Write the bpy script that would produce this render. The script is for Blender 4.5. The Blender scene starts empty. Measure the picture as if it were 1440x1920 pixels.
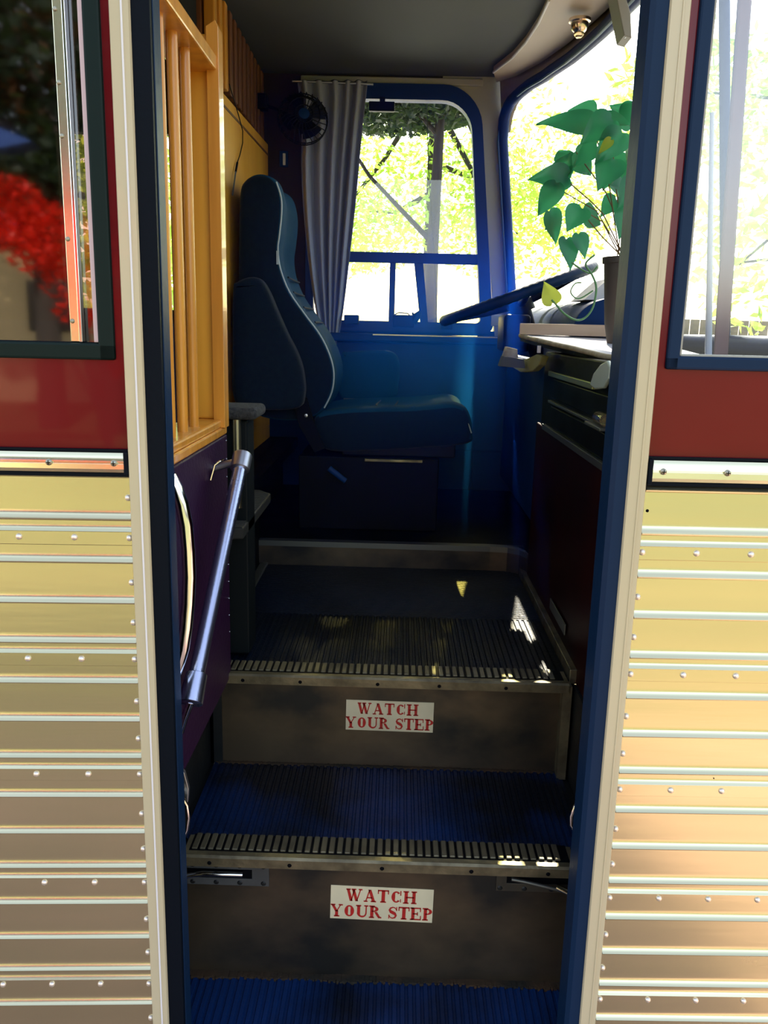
import bpy, bmesh, math, random
from mathutils import Vector, Matrix
PI = math.pi
R = math.radians
S = bpy.context.scene
COL = S.collection
random.seed(7)

# ------------------------------------------------------------------ camera
CAMLOC = Vector((0, -1.08, 1.5))
FPX = 1550.0
pitch, yaw, roll = R(12.5), R(0.8), R(1.4)
fwd = Vector((-math.sin(yaw)*math.cos(pitch), math.cos(yaw)*math.cos(pitch), -math.sin(pitch)))
r0 = fwd.cross(Vector((0, 0, 1))).normalized(); u0 = r0.cross(fwd)
RT = r0*math.cos(roll) + u0*math.sin(roll)
UP = -r0*math.sin(roll) + u0*math.cos(roll)
cam = bpy.data.cameras.new('camera'); co = bpy.data.objects.new('camera', cam); COL.objects.link(co)
cam.sensor_fit = 'HORIZONTAL'; cam.sensor_width = 36; cam.lens = FPX/1440*36; cam.clip_start = .05
m3 = Matrix((RT, UP, -fwd)).transposed()
co.matrix_world = Matrix.Translation(CAMLOC) @ m3.to_4x4()
S.camera = co

# ------------------------------------------------------------------ world, sun, exposure
W = bpy.data.worlds.new('world'); S.world = W; W.use_nodes = True
wn, wl = W.node_tree.nodes, W.node_tree.links
wn.clear()
sky = wn.new('ShaderNodeTexSky'); sky.sky_type = 'NISHITA'; sky.sun_disc = False
SUN_DIR = Vector((0.07, 0.78, 0.60)).normalized()
sky.sun_elevation = math.asin(SUN_DIR.z); sky.sun_rotation = math.atan2(SUN_DIR.x, SUN_DIR.y)
sky.air_density = 1.2; sky.dust_density = 3.0
bg = wn.new('ShaderNodeBackground'); bg.inputs[1].default_value = 0.50
out = wn.new('ShaderNodeOutputWorld')
hs = wn.new('ShaderNodeHueSaturation'); hs.inputs['Saturation'].default_value = .55
wl.new(sky.outputs[0], hs.inputs['Color']); wl.new(hs.outputs[0], bg.inputs[0]); wl.new(bg.outputs[0], out.inputs[0])
sl = bpy.data.lights.new('sun', 'SUN'); so = bpy.data.objects.new('sun', sl); COL.objects.link(so)
sl.energy = 17.0; sl.angle = R(0.53); sl.color = (1.0, .90, .72)
so.rotation_euler = SUN_DIR.to_track_quat('Z', 'Y').to_euler()
S.view_settings.view_transform = 'Standard'; S.view_settings.look = 'None'
S.view_settings.gamma = 1; S.view_settings.use_curve_mapping = False
S.view_settings.exposure = 0.15
S.cycles.max_bounces = 10; S.cycles.transparent_max_bounces = 24; S.cycles.use_denoising = True
S.cycles.caustics_reflective = False; S.cycles.caustics_refractive = False
S.cycles.sample_clamp_indirect = 6

# ------------------------------------------------------------------ helpers
def at(px, py, X=None, Y=None, Z=None):
    """world point of the photograph's pixel on a plane of known X, Y or Z"""
    d = fwd + RT*((px-720)/FPX) - UP*((py-960)/FPX)
    if X is not None: t = (X-CAMLOC.x)/d.x
    elif Y is not None: t = (Y-CAMLOC.y)/d.y
    else: t = (Z-CAMLOC.z)/d.z
    return CAMLOC + d*t

def link(name, me, m=None, parent=None, smooth=False):
    o = bpy.data.objects.new(name, me); COL.objects.link(o)
    if m: me.materials.append(m)
    if parent: o.parent = parent
    if smooth:
        for p in me.polygons: p.use_smooth = True
    return o

class MB:
    def __init__(s): s.b = bmesh.new()
    def box(s, x0, x1, y0, y1, z0, z1, bev=0, M=None, seg=2):
        b = bmesh.new(); bmesh.ops.create_cube(b, size=1)
        for v in b.verts:
            v.co = Vector(((x0+x1)/2+v.co.x*abs(x1-x0), (y0+y1)/2+v.co.y*abs(y1-y0), (z0+z1)/2+v.co.z*abs(z1-z0)))
        if bev: bmesh.ops.bevel(b, geom=b.edges[:], offset=bev, segments=seg, affect='EDGES', profile=.5)
        return s._add(b, M)
    def _add(s, b, M=None):
        if M is not None: bmesh.ops.transform(b, matrix=M, verts=b.verts[:])
        t = bpy.data.meshes.new('t'); b.to_mesh(t); b.free(); s.b.from_mesh(t); bpy.data.meshes.remove(t)
        return s
    def tube(s, pts, r, n=12, caps=True):
        pts = [Vector(p) for p in pts]; rs = r if isinstance(r, (list, tuple)) else [r]*len(pts)
        b = s.b; rings = []; prev = None
        for i, p in enumerate(pts):
            t = (pts[min(i+1, len(pts)-1)] - pts[max(i-1, 0)]).normalized()
            if prev is None:
                a = t.orthogonal().normalized()
            else:
                a = prev - t*prev.dot(t)
                a = a.normalized() if a.length > 1e-6 else t.orthogonal().normalized()
            prev = a; c = t.cross(a)
            rings.append([b.verts.new(p + (a*math.cos(2*PI*k/n) + c*math.sin(2*PI*k/n))*rs[i]) for k in range(n)])
        for q in range(len(rings)-1):
            for k in range(n):
                b.faces.new((rings[q][k], rings[q][(k+1) % n], rings[q+1][(k+1) % n], rings[q+1][k]))
        if caps:
            b.faces.new(rings[0][::-1]); b.faces.new(rings[-1])
        return s
    def lathe(s, prof, n=24, M=None):
        b = bmesh.new(); rings = []
        for r, z in prof:
            rings.append([b.verts.new((r*math.cos(2*PI*k/n), r*math.sin(2*PI*k/n), z)) for k in range(n)])
        for q in range(len(rings)-1):
            for k in range(n): b.faces.new((rings[q][k], rings[q][(k+1) % n], rings[q+1][(k+1) % n], rings[q+1][k]))
        b.faces.new(rings[0][::-1]); b.faces.new(rings[-1])
        return s._add(b, M)
    def prism(s, poly, a, b_, axis='y', bev=0, seg=2):
        """poly of 2D points swept between a and b_ along an axis ('y': poly is x,z; 'x': y,z; 'z': x,y)"""
        f = {'y': lambda p, t: (p[0], t, p[1]), 'x': lambda p, t: (t, p[0], p[1]), 'z': lambda p, t: (p[0], p[1], t)}[axis]
        b = bmesh.new()
        A = [b.verts.new(f(p, a)) for p in poly]; B = [b.verts.new(f(p, b_)) for p in poly]
        n = len(poly)
        b.faces.new(A); b.faces.new(B[::-1])
        for i in range(n): b.faces.new((A[i], B[i], B[(i+1) % n], A[(i+1) % n]))
        bmesh.ops.recalc_face_normals(b, faces=b.faces[:])
        if bev:
            es = [e for e in b.edges if len([v for v in e.verts if v in A]) == 2 or len([v for v in e.verts if v in B]) == 2]
            bmesh.ops.bevel(b, geom=es, offset=bev, segments=seg, affect='EDGES', profile=.5)
        return s._add(b)
    def grid(s, rows):
        b = s.b; V = [[b.verts.new(p) for p in r] for r in rows]
        for i in range(len(V)-1):
            for j in range(len(V[0])-1):
                b.faces.new((V[i][j], V[i][j+1], V[i+1][j+1], V[i+1][j]))
        return s
    def build(s, name, m, parent=None, smooth=False, fix=True):
        if fix: bmesh.ops.recalc_face_normals(s.b, faces=s.b.faces[:])
        me = bpy.data.meshes.new(name); s.b.to_mesh(me); s.b.free()
        o = link(name, me, m, parent)
        if smooth:
            for p in me.polygons: p.use_smooth = True
            try: me.set_sharp_from_angle(angle=R(38))
            except Exception: pass
        return o

def empty(name, loc=(0, 0, 0), rz=0):
    o = bpy.data.objects.new(name, None); COL.objects.link(o); o.location = loc; o.rotation_euler.z = rz
    o.empty_display_size = .05
    return o
def tag(o, label=None, cat=None, group=None, kind=None):
    if label: o['label'] = label
    if cat: o['category'] = cat
    if group: o['group'] = group
    if kind: o['kind'] = kind
    return o
def struct(o, label=None, cat=None):
    o['kind'] = 'structure'
    return tag(o, label, cat)
def thing(name, label, cat, loc=(0, 0, 0), rz=0, group=None):
    return tag(empty(name, loc, rz), label, cat, group)

def mat(name, col, rough=.5, metal=0, col2=None, nscale=8, stretch=(1, 1, 1), detail=5, lo=.35, hi=.65,
        bump=0, bscale=60, coat=0, rvar=0, sheen=0, spec=.5, ior=None, trans=0):
    m = bpy.data.materials.new(name); m.use_nodes = True
    n, l = m.node_tree.nodes, m.node_tree.links
    p = n['Principled BSDF']
    p.inputs['Base Color'].default_value = (*col, 1); p.inputs['Roughness'].default_value = rough
    p.inputs['Metallic'].default_value = metal; p.inputs['Specular IOR Level'].default_value = spec
    p.inputs['Coat Weight'].default_value = coat; p.inputs['Coat Roughness'].default_value = .04
    p.inputs['Sheen Weight'].default_value = sheen
    if ior: p.inputs['IOR'].default_value = ior
    if trans: p.inputs['Transmission Weight'].default_value = trans
    tc = n.new('ShaderNodeTexCoord'); mp = n.new('ShaderNodeMapping'); mp.inputs['Scale'].default_value = stretch
    l.new(tc.outputs['Object'], mp.inputs[0])
    if col2 or rvar:
        nz = n.new('ShaderNodeTexNoise'); nz.inputs['Scale'].default_value = nscale; nz.inputs['Detail'].default_value = detail
        l.new(mp.outputs[0], nz.inputs['Vector'])
        if col2:
            cr = n.new('ShaderNodeValToRGB')
            cr.color_ramp.elements[0].position = lo; cr.color_ramp.elements[1].position = hi
            cr.color_ramp.elements[0].color = (*col, 1); cr.color_ramp.elements[1].color = (*col2, 1)
            l.new(nz.outputs['Fac'], cr.inputs[0]); l.new(cr.outputs[0], p.inputs['Base Color'])
        if rvar:
            ma = n.new('ShaderNodeMath'); ma.operation = 'MULTIPLY_ADD'
            ma.inputs[1].default_value = rvar; ma.inputs[2].default_value = rough-rvar/2
            l.new(nz.outputs['Fac'], ma.inputs[0]); l.new(ma.outputs[0], p.inputs['Roughness'])
    if bump:
        nb = n.new('ShaderNodeTexNoise'); nb.inputs['Scale'].default_value = bscale; nb.inputs['Detail'].default_value = 3
        l.new(mp.outputs[0], nb.inputs['Vector'])
        bp = n.new('ShaderNodeBump'); bp.inputs['Strength'].default_value = bump; bp.inputs['Distance'].default_value = .002
        l.new(nb.outputs['Fac'], bp.inputs['Height']); l.new(bp.outputs[0], p.inputs['Normal'])
    return m

def glass(name, tint, refl, rough=.0):
    m = bpy.data.materials.new(name); m.use_nodes = True
    n, l = m.node_tree.nodes, m.node_tree.links
    n.clear(); o = n.new('ShaderNodeOutputMaterial'); mx = n.new('ShaderNodeMixShader')
    t = n.new('ShaderNodeBsdfTransparent'); t.inputs[0].default_value = (*tint, 1)
    g = n.new('ShaderNodeBsdfGlossy'); g.inputs['Roughness'].default_value = rough
    fr = n.new('ShaderNodeFresnel'); fr.inputs[0].default_value = 1.5
    ad = n.new('ShaderNodeMath'); ad.operation = 'ADD'; ad.inputs[1].default_value = refl; ad.use_clamp = True
    l.new(fr.outputs[0], ad.inputs[0]); l.new(ad.outputs[0], mx.inputs[0])
    l.new(t.outputs[0], mx.inputs[1]); l.new(g.outputs[0], mx.inputs[2]); l.new(mx.outputs[0], o.inputs[0])
    return m

def leafmat(name, c1, c2, tr, scale=3, tw=.5, rough=.5):
    m = bpy.data.materials.new(name); m.use_nodes = True
    n, l = m.node_tree.nodes, m.node_tree.links
    n.clear(); o = n.new('ShaderNodeOutputMaterial'); mx = n.new('ShaderNodeMixShader'); mx.inputs[0].default_value = tw
    tc = n.new('ShaderNodeTexCoord'); nz = n.new('ShaderNodeTexNoise'); nz.inputs['Scale'].default_value = scale
    cr = n.new('ShaderNodeValToRGB'); cr.color_ramp.elements[0].color = (*c1, 1); cr.color_ramp.elements[1].color = (*c2, 1)
    cr.color_ramp.elements[0].position = .4; cr.color_ramp.elements[1].position = .6
    p = n.new('ShaderNodeBsdfPrincipled'); p.inputs['Roughness'].default_value = rough
    t = n.new('ShaderNodeBsdfTranslucent'); t.inputs[0].default_value = (*tr, 1)
    l.new(tc.outputs['Object'], nz.inputs[0]); l.new(nz.outputs[0], cr.inputs[0]); l.new(cr.outputs[0], p.inputs[0])
    l.new(p.outputs[0], mx.inputs[1]); l.new(t.outputs[0], mx.inputs[2]); l.new(mx.outputs[0], o.inputs[0])
    return m

M = {}
M['alu'] = mat('siding_aluminium', (.70, .67, .46), .24, 1, (.62, .61, .41), 5, (.3, 1, 3), rvar=.16, bump=.12, bscale=14)
M['alu_strip'] = mat('molding_aluminium', (.88, .86, .60), .18, 1, rvar=.1)
M['rivet'] = mat('rivet_metal', (.86, .80, .76), .35, .85)
M['screw'] = mat('screw_metal', (.35, .34, .28), .35, 1)
M['cream'] = mat('cream_paint', (.56, .50, .34), .38, 0, (.50, .44, .29), 4, (1, 1, .4), bump=.1, bscale=40, coat=.3)
M['red'] = mat('red_paint', (.15, .0018, .007), .22, 0, (.13, .0018, .006), 3, coat=.4, spec=.15)
M['black_rubber'] = mat('black_rubber', (.0025, .005, .010), .5, 0, bump=.25, bscale=90, spec=.08)
M['blue_rubber'] = mat('window_rubber', (.004, .020, .060), .42, 0, bump=.2, bscale=60, spec=.15)
M['frame_veil'] = mat('veil_blue_rubber', (.006, .026, .14), .42, 0, bump=.2, bscale=60, spec=.2)  # blue flare veil put into the frame rubber's colour
M['dark_gasket'] = mat('dark_gasket', (.006, .016, .015), .4, spec=.12)
M['mat_blue'] = mat('ribbed_blue_rubber', (.003, .024, .110), .36, 0, (.002, .005, .012), 3, (1, 1, 1), lo=.42, hi=.58, bump=.5, bscale=120, rvar=.3, spec=.3)
M['mat_dark'] = mat('ribbed_dark_rubber', (.0012, .005, .016), .42, 0, (.002, .003, .004), 4, bump=.5, bscale=120, rvar=.3, spec=.14)
M['nosing'] = mat('worn_nosing_aluminium', (.27, .24, .15), .42, .75, (.13, .115, .075), 22, bump=.4, bscale=90, rvar=.3)
M['fin'] = mat('worn_fin_aluminium', (.20, .185, .125), .5, .7, (.12, .11, .075), 12, rvar=.3)
M['riser'] = mat('stained_sheet_steel', (.17, .13, .085), .40, .8, (.035, .036, .036), 4, (1, 1, 1.4), bump=.25, bscale=25, rvar=.35, lo=.38, hi=.62)
M['well'] = mat('dark_stairwell_steel', (.020, .024, .026), .5, .5, (.008, .010, .013), 7, rvar=.3, bump=.3)
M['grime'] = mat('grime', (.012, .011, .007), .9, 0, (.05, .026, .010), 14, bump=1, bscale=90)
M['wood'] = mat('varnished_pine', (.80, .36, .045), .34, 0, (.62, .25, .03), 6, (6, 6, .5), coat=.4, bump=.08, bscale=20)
M['wood_gold'] = mat('yellow_pine_panel', (.85, .42, .045), .42, 0, (.78, .35, .03), 5, (5, 5, .35), coat=.2)
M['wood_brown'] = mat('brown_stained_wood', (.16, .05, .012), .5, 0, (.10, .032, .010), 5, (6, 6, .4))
M['wood_pale'] = mat('pale_planed_pine', (.62, .48, .36), .55, 0, (.56, .42, .30), 8, (1, 6, 6))
M['purple'] = mat('purple_vinyl', (.022, .004, .030), .45, 0, bump=.5, bscale=140, spec=.25)
M['darkwall'] = mat('dark_brown_panel', (.032, .016, .011), .55, 0, (.022, .013, .011), 3, spec=.2)
M['maroon'] = mat('maroon_panel', (.026, .003, .003), .4, 0, (.010, .003, .004), 4, spec=.1)
M['navy'] = mat('navy_veil_enamel', (.004, .034, .15), .5, 0, (.003, .024, .10), 3, rvar=.2, spec=.15)  # navy enamel, its blue raised to carry the flare veil under the window
M['black'] = mat('black_enamel', (.0018, .0026, .0045), .5, 0, rvar=.2, spec=.07)
M['blackplastic'] = mat('black_plastic', (.0018, .003, .005), .45, spec=.12)
M['ceiling'] = mat('grey_headliner', (.060, .066, .064), .8, 0, (.050, .056, .056), 3)
M['beige'] = mat('beige_moulded_panel', (.50, .42, .35), .55, 0, (.46, .39, .33), 4)
M['pillar'] = mat('grey_beige_pillar_paint', (.36, .36, .32), .5)
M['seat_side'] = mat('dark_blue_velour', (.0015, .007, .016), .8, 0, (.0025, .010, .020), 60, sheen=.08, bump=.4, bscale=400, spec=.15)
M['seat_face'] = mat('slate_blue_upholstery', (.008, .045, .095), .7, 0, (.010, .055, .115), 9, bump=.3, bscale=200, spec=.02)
M['piping'] = mat('pale_piping', (.42, .50, .56), .5)
M['curtain'] = mat('grey_curtain_cloth', (.34, .36, .50), .9, 0, (.28, .31, .45), 3, (1, 1, .3), sheen=.1, bump=.3, bscale=300)
M['steel'] = mat('satin_steel_tube', (.50, .56, .78), .27, 1, rvar=.15, bump=.1, bscale=200)
M['steel_cap'] = mat('grey_steel_collar', (.50, .53, .60), .35, 1)
M['chrome'] = mat('polished_chrome', (.85, .85, .85), .1, 1)
M['carpet'] = mat('grey_carpet', (.045, .048, .05), 1, 0, (.015, .017, .02), 160, bump=1, bscale=300)
M['white'] = mat('white_laminate', (.75, .75, .80), .35)
M['edge'] = mat('worn_counter_edge', (.55, .50, .36), .6, 0, (.35, .30, .18), 40)
M['greenrail'] = mat('green_grey_rail', (.36, .40, .16), .35, .6)
M['grayrail'] = mat('dull_aluminium_rail', (.16, .17, .16), .4, .8)
M['paper'] = mat('grey_white_paper', (.10, .12, .16), .8)
M['terracotta'] = mat('grey_brown_clay', (.085, .065, .055), .7, 0, (.06, .05, .045), 12)
M['soil'] = mat('dark_soil', (.02, .013, .008), 1, bump=1)
M['pothos'] = leafmat('pothos_leaf', (.010, .10, .065), (.02, .17, .08), (.08, .50, .22), 14, .40, .28)
M['pothos_stem'] = mat('green_stem', (.10, .26, .10), .5)
M['brownstem'] = mat('brown_stem', (.16, .09, .04), .6)
M['yellowleaf'] = leafmat('yellow_leaf', (.5, .5, .05), (.4, .45, .05), (.7, .8, .1), 9, .5, .4)
M['sticker'] = mat('aged_white_sticker', (.66, .62, .44), .45, 0, (.50, .47, .33), 9, detail=8, lo=.4, hi=.75)
M['redink'] = mat('red_ink', (.42, .012, .010), .5, 0, (.36, .012, .01), 30)
M['pane_left'] = glass('tinted_window_glass', (.45, .36, .32), .09, .035)
M['pane'] = glass('clear_window_glass', (.96, .98, .97), .015)
M['pane_right'] = glass('hazy_window_glass', (.92, .95, .96), .10)
M['amber'] = mat('amber_glass', (.9, .75, .5), .08, 0, ior=1.45, trans=.9)
M['lampmetal'] = mat('warm_lamp_bezel', (.85, .70, .55), .2, 1)
M['bark'] = mat('grey_brown_bark', (.045, .035, .030), .9, 0, (.025, .02, .018), 8, (4, 4, .6), bump=1, bscale=20)
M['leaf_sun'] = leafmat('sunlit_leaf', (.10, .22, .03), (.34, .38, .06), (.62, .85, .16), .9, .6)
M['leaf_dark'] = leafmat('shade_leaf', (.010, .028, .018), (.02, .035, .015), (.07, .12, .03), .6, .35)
M['leaf_gold'] = leafmat('bronze_leaf', (.07, .028, .010), (.05, .035, .010), (.20, .09, .02), .6, .35)
M['ground'] = mat('ochre_gravel', (.22, .175, .085), .95, 0, (.18, .15, .07), .9, detail=8, bump=.6, bscale=30)
M['brick'] = mat('pink_brick_paving', (.40, .25, .20), .9, 0, (.32, .21, .16), 3, detail=8, bump=.4, bscale=20)
M['grass'] = mat('dry_grass', (.15, .145, .05), 1, 0, (.10, .115, .035), 1.2, detail=8, bump=1, bscale=30)
M['concrete'] = mat('pale_concrete', (.75, .73, .70), .9, 0, (.68, .66, .62), 2)
M['stucco'] = mat('cream_stucco', (.60, .48, .28), .9)
M['awning_red'] = mat('red_canvas', (.85, .035, .015), .8)
M['awning_blue'] = mat('blue_canvas', (.01, .045, .20), .8)
M['dkglass'] = mat('dark_house_glass', (.01, .01, .012), .1)
M['whitewall'] = mat('white_render', (.85, .85, .84), .9)
M['fence'] = mat('grey_brown_fence', (.25, .19, .15), .9, 0, (.15, .12, .1), 6, (1, 6, 1))

# ================================================================== EXTERIOR SIDE OF THE BUS
RIDGES = [1.301, 1.242, 1.182, 1.124, 1.066, 1.006, .948, .891, .829, .770, .713, .652, .592, .536, .474, .417, .360]
STRIPS = [(1.224, 1.205), (1.049, 1.030), (.872, .853), (.694, .676), (.517, .499)]
RIVZ = [1.271, 1.153, 1.094, 1.035 - 1, .977, .919, .799, .741, .622, .564, .445]
def siding_profile(top, bot):
    pts = {}
    P = []
    ev = []
    for z in RIDGES:
        ev += [(z+.0125, 0), (z+.0105, 0), (z+.0080, -.0003), (z+.0056, -.0011), (z+.0034, -.0024), (z+.0014, -.0041), (z+.0000, -.0058), (z-.0014, -.0054), (z-.0032, -.0006), (z-.0038, 0), (z-.0046, 0)]
    for a, b in STRIPS:
        ev += [(a+.0096, 0), (a+.0080, 0), (a+.0055, -.0005), (a+.0034, -.0016), (a+.0014, -.0033), (a+.0003, -.0040), (a-.0008, -.0022)]
        ev.append((b+.0004, -.0022)); ev.append((b-.0004, -.0012)); ev.append((b-.0010, 0)); ev.append((b-.002, 0))
    ev.sort(reverse=True)
    return [(top, 0)] + [e for e in ev if bot < e[0] < top] + [(bot, 0)]

def siding(side, loc, rz):
    sgn = -1 if side == 'left' else 1
    lab = 'gold-toned ribbed aluminium siding panel riveted left of the doorway' if side == 'left' else \
          'brighter ribbed aluminium siding panel riveted right of the doorway'
    t = thing('siding_panel', lab, 'metal siding', loc, rz)
    topz = 1.300 if side == 'left' else 1.308
    prof = siding_profile(topz, .30)
    rows = [[(sgn*0.002, y, z), (sgn*.62, y, z)] for z, y in prof]
    b = MB(); b.grid(rows)
    b.grid([[(sgn*.002, .004, .30), (sgn*.62, .004, .30)], [(sgn*.002, .004, topz), (sgn*.62, .004, topz)]])
    o = b.build('ribbed_sheet', M['alu'], t, smooth=True, fix=False)
    rme = None
    def rivet(x, y, z):
        nonlocal rme
        if rme is None:
            q = MB().lathe([(.0001, .0034), (.002, .0031), (.0036, .0020), (.0044, .0004), (.0046, -.0008)], 14, Matrix.Rotation(PI/2, 4, 'X')).build('rivet', M['rivet'], t, smooth=True)
            rme = q.data
        else:
            q = link('rivet', rme, None, t)
        q.location = (sgn*x, y, z)
    for a, b_ in STRIPS:
        for k in range(4):
            rivet(.0055+.0735*k, -.0028, (a+b_)/2+.001)
    ridge = [z for z in RIDGES]
    for i in range(len(ridge)-1):
        mid = (ridge[i]+ridge[i+1])/2 - .001
        if any(b_-.02 < mid < a+.02 for a, b_ in STRIPS): continue
        if side == 'right' and i == 0: continue
        rivet(.0055, -.0008, mid)
    if side == 'right':
        MB().lathe([(.0001, .0006), (.0020, .0005), (.0024, -.001)], 12, Matrix.Translation((.008, -.0002, 1.272)) @ Matrix.Rotation(PI/2, 4, 'X')).build('screw_hole', M['black'], t)
        MB().lathe([(.0001, .0006), (.0009, .0005), (.0010, -.001)], 10, Matrix.Translation((.14, -.0002, .882)) @ Matrix.Rotation(PI/2, 4, 'X')).build('screw_hole', M['black'], t)
    return t
LX, RX = -.353, .327
LROT, RROT = R(3.2), R(1.6)
siding('left', (LX, 0, 0), LROT)
siding('right', (RX, 0, 0), RROT)

def belt(side, loc, rz):
    sgn = -1 if side == 'left' else 1
    lab = 'gold-lit screwed aluminium belt molding left of the doorway' if side == 'left' else 'bright screwed aluminium belt molding right of the doorway'
    t = thing('belt_molding', lab, 'trim molding', loc, rz)
    z0, z1 = (1.305, 1.333) if side == 'left' else (1.312, 1.342)
    zm = (z0+z1)/2
    prof = [(.0, z1), (-.007, z1-.001), (-.0105, z1-.005), (-.0115, zm+.0015), (-.0100, zm), (-.0115, zm-.0015), (-.0120, z0+.006), (-.008, z0+.001), (0, z0)]
    MB().grid([[(sgn*.006, y, z), (sgn*.62, y, z)] for y, z in prof]).build('rail', M['alu_strip'], t, smooth=True, fix=False)
    MB().box(sgn*.0005, sgn*.007, -.0125, .002, z0-.003, z1+.001, .002).build('end_cap', M['black_rubber'], t)
    MB().box(sgn*.0005, sgn*.62, -.006, .002, z1, z1+.0035).build('sealing_strip', M['black_rubber'], t)
    MB().box(sgn*.0005, sgn*.62, -.006, .002, z0-.005, z0).build('sealing_strip', M['black_rubber'], t)
    xs = (.019, .103) if side == 'left' else (.020, .104)
    for x in xs:
        q = MB().lathe([(.0001, .003), (.0025, .0028), (.0042, .0014), (.0046, -.002)], 16, Matrix.Translation((sgn*x, -.0118, zm)) @ Matrix.Rotation(PI/2, 4, 'X')).build('screw', M['screw'], t, smooth=True)
        MB().box(sgn*x-.0028, sgn*x+.0028, -.0152, -.0140, zm-.0005, zm+.0005).box(sgn*x-.0005, sgn*x+.0005, -.0152, -.0140, zm-.0028, zm+.0028).build('cross_slot', M['black'], q)
belt('left', (LX, 0, 0), LROT); belt('right', (RX, 0, 0), RROT)

# red painted side walls above the belt, each round its window opening
def redwall(side, loc, rz):
    sgn = -1 if side == 'left' else 1
    root = struct(empty('wall_' + side, loc, rz))
    if side == 'left':
        zb, ztop, wx0, wz0 = 1.334, 2.5, .013, 1.452
    else:
        zb, ztop, wx0, wz0 = 1.344, 2.5, .0125, 1.458
    wx1, wz1 = .9, 2.25
    m = MB()
    def rp(x0, x1, z0, z1): m.box(sgn*x0, sgn*x1, 0, .03, z0, z1)
    rp(.0005, wx0+.004, zb, ztop); rp(wx0+.004, 1.2, zb, wz0+.004); rp(wx0+.004, 1.2, wz1-.004, ztop); rp(wx1-.004, 1.2, wz0+.004, wz1-.004)
    if side == 'left': pass
    m.build('painted_panel', M['red'], root)
    # the lower body behind the siding
    MB().box(sgn*.004, sgn*1.2, .012, .04, .25, zb+.02).build('lower_body', M['black'], root)
    return root, wx0, wz0, wx1, wz1
rl = redwall('left', (LX, 0, 0), LROT)
# the right wall stops at the bus's front corner
sgn = 1
root = struct(empty('wall_right', (RX, 0, 0), RROT))
m = MB(); m.box(.0005, .0165, 0, .03, 1.344, 2.5); m.box(.0165, .37, 0, .03, 1.344, 1.462); m.box(.0165, .37, 0, .03, 2.25, 2.5)
m.build('painted_panel', M['red'], root)
MB().box(.004, .37, .012, .04, .25, 1.36).build('lower_body', M['black'], root)

def frame_poly(m, x0, x1, z0, z1, w, y0, y1, s=1, bev=.002):
    m.box(s*x0, s*x1, y0, y1, z0, z0+w, bev); m.box(s*x0, s*x1, y0, y1, z1-w, z1, bev)
    m.box(s*x0, s*(x0+w), y0, y1, z0, z1, bev); m.box(s*(x1-w), s*x1, y0, y1, z0, z1, bev)
    return m
# left window: black frame, tinted pane, aluminium sash bar, mauve inner bar
w = struct(empty('window_1', (LX, 0, 0), LROT), 'dark tinted side window with black frame left of the doorway', 'window')
frame_poly(MB(), .013, .9, 1.452, 2.25, .021, -.006, .03, -1, .003).build('frame', M['dark_gasket'], w)
frame_poly(MB(), .030, .88, 1.470, 2.235, .004, .004, .02, -1, .001).build('inner_seal', M['black_rubber'], w)
MB().box(-.885, -.03, .010, .0125, 1.468, 2.24).build('glass_pane', M['pane_left'], w)
# dark room divider curtain behind the glass keeps the cabin dim there
q = MB().box(-.0695, -.0580, -.0005, .010, 1.474, 2.235, .001).build('sash_bar', M['alu_strip'], w)
MB().box(-.0580, -.0535, -.0035, .009, 1.474, 2.235, .001).build('bright_edge', M['chrome'], q)
for z in (1.50, 1.60, 1.72, 1.78, 1.86):
    MB().lathe([(.0001, .002), (.002, .0016), (.003, 0)], 12, Matrix.Translation((-.066, -.0006, z)) @ Matrix.Rotation(PI/2, 4, 'X')).build('screw', M['screw'], q, smooth=True)
MB().box(-.0395, -.0325, -.003, .009, 1.474, 2.235, .001).build('side_channel', mat('mauve_grey_channel', (.55, .42, .45), .5, .2), w)
# right window
w = struct(empty('window_2', (RX, 0, 0), RROT), 'bright see-through side window right of the doorway', 'window')
frame_poly(MB(), .0125, .36, 1.458, 2.25, .017, -.006, .03, 1, .003).build('frame', M['blue_rubber'], w)
frame_poly(MB(), .0290, .345, 1.474, 2.235, .0035, -.002, .02, 1, .001).build('inner_seal', M['pillar'], w)
MB().box(.029, .35, .010, .0125, 1.472, 2.24).build('glass_pane', M['pane_right'], w)

# cream door jamb trims with black rubber seals
def jamb(side, x0, x1, n):
    t = struct(empty('trim_%d' % n, (0, 0, 0)), 'cream painted vertical trim on the %s edge of the doorway' % side, 'door trim')
    s = -1 if side == 'left' else 1
    m = MB()
    m.prism([(x0, -.010), (x0+.0015, -.013), (x1-.0015, -.013), (x1, -.010), (x1, .03), (x0, .03)], .25, 2.6, 'z')
    m.build('trim_face', M['cream'], t)
    xm = (x0+x1)/2 + .003
    MB().box(xm-.0012, xm+.0012, -.0142, -.0128, .25, 2.6, .0004).build('bead', M['white'] if side == 'left' else M['cream'], t)
    if side == 'left': a, b = x1+.0002, -.305
    else: a, b = .281, x0-.0002
    m = MB(); m.prism([(a, -.009), (b, -.009), (b, .030), ((b-.004) if side == 'left' else (a+.0), .042), (a, .042)] if side == 'left' else
                      [(a, -.004), (a+.006, -.009), (b, -.009), (b, .042), (a, .042)], .25, 2.6, 'z')
    m.build('rubber_seal', M['black_rubber'] if side == 'left' else M['blue_rubber'], t)
    if side == 'left':
        MB().box(-.3055, -.3035, .000, .030, .25, 2.6, .0008).build('seal_lip', M['blue_rubber'], t)
jamb('left', LX, -.3275, 1); jamb('right', .3022, RX, 2)
MB().box(-.6, .6, .0, .05, 2.5, 2.62).build('door_header', M['cream']); 
struct(bpy.data.objects['door_header']); bpy.data.objects['door_header'].name = 'trim_3'

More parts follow.
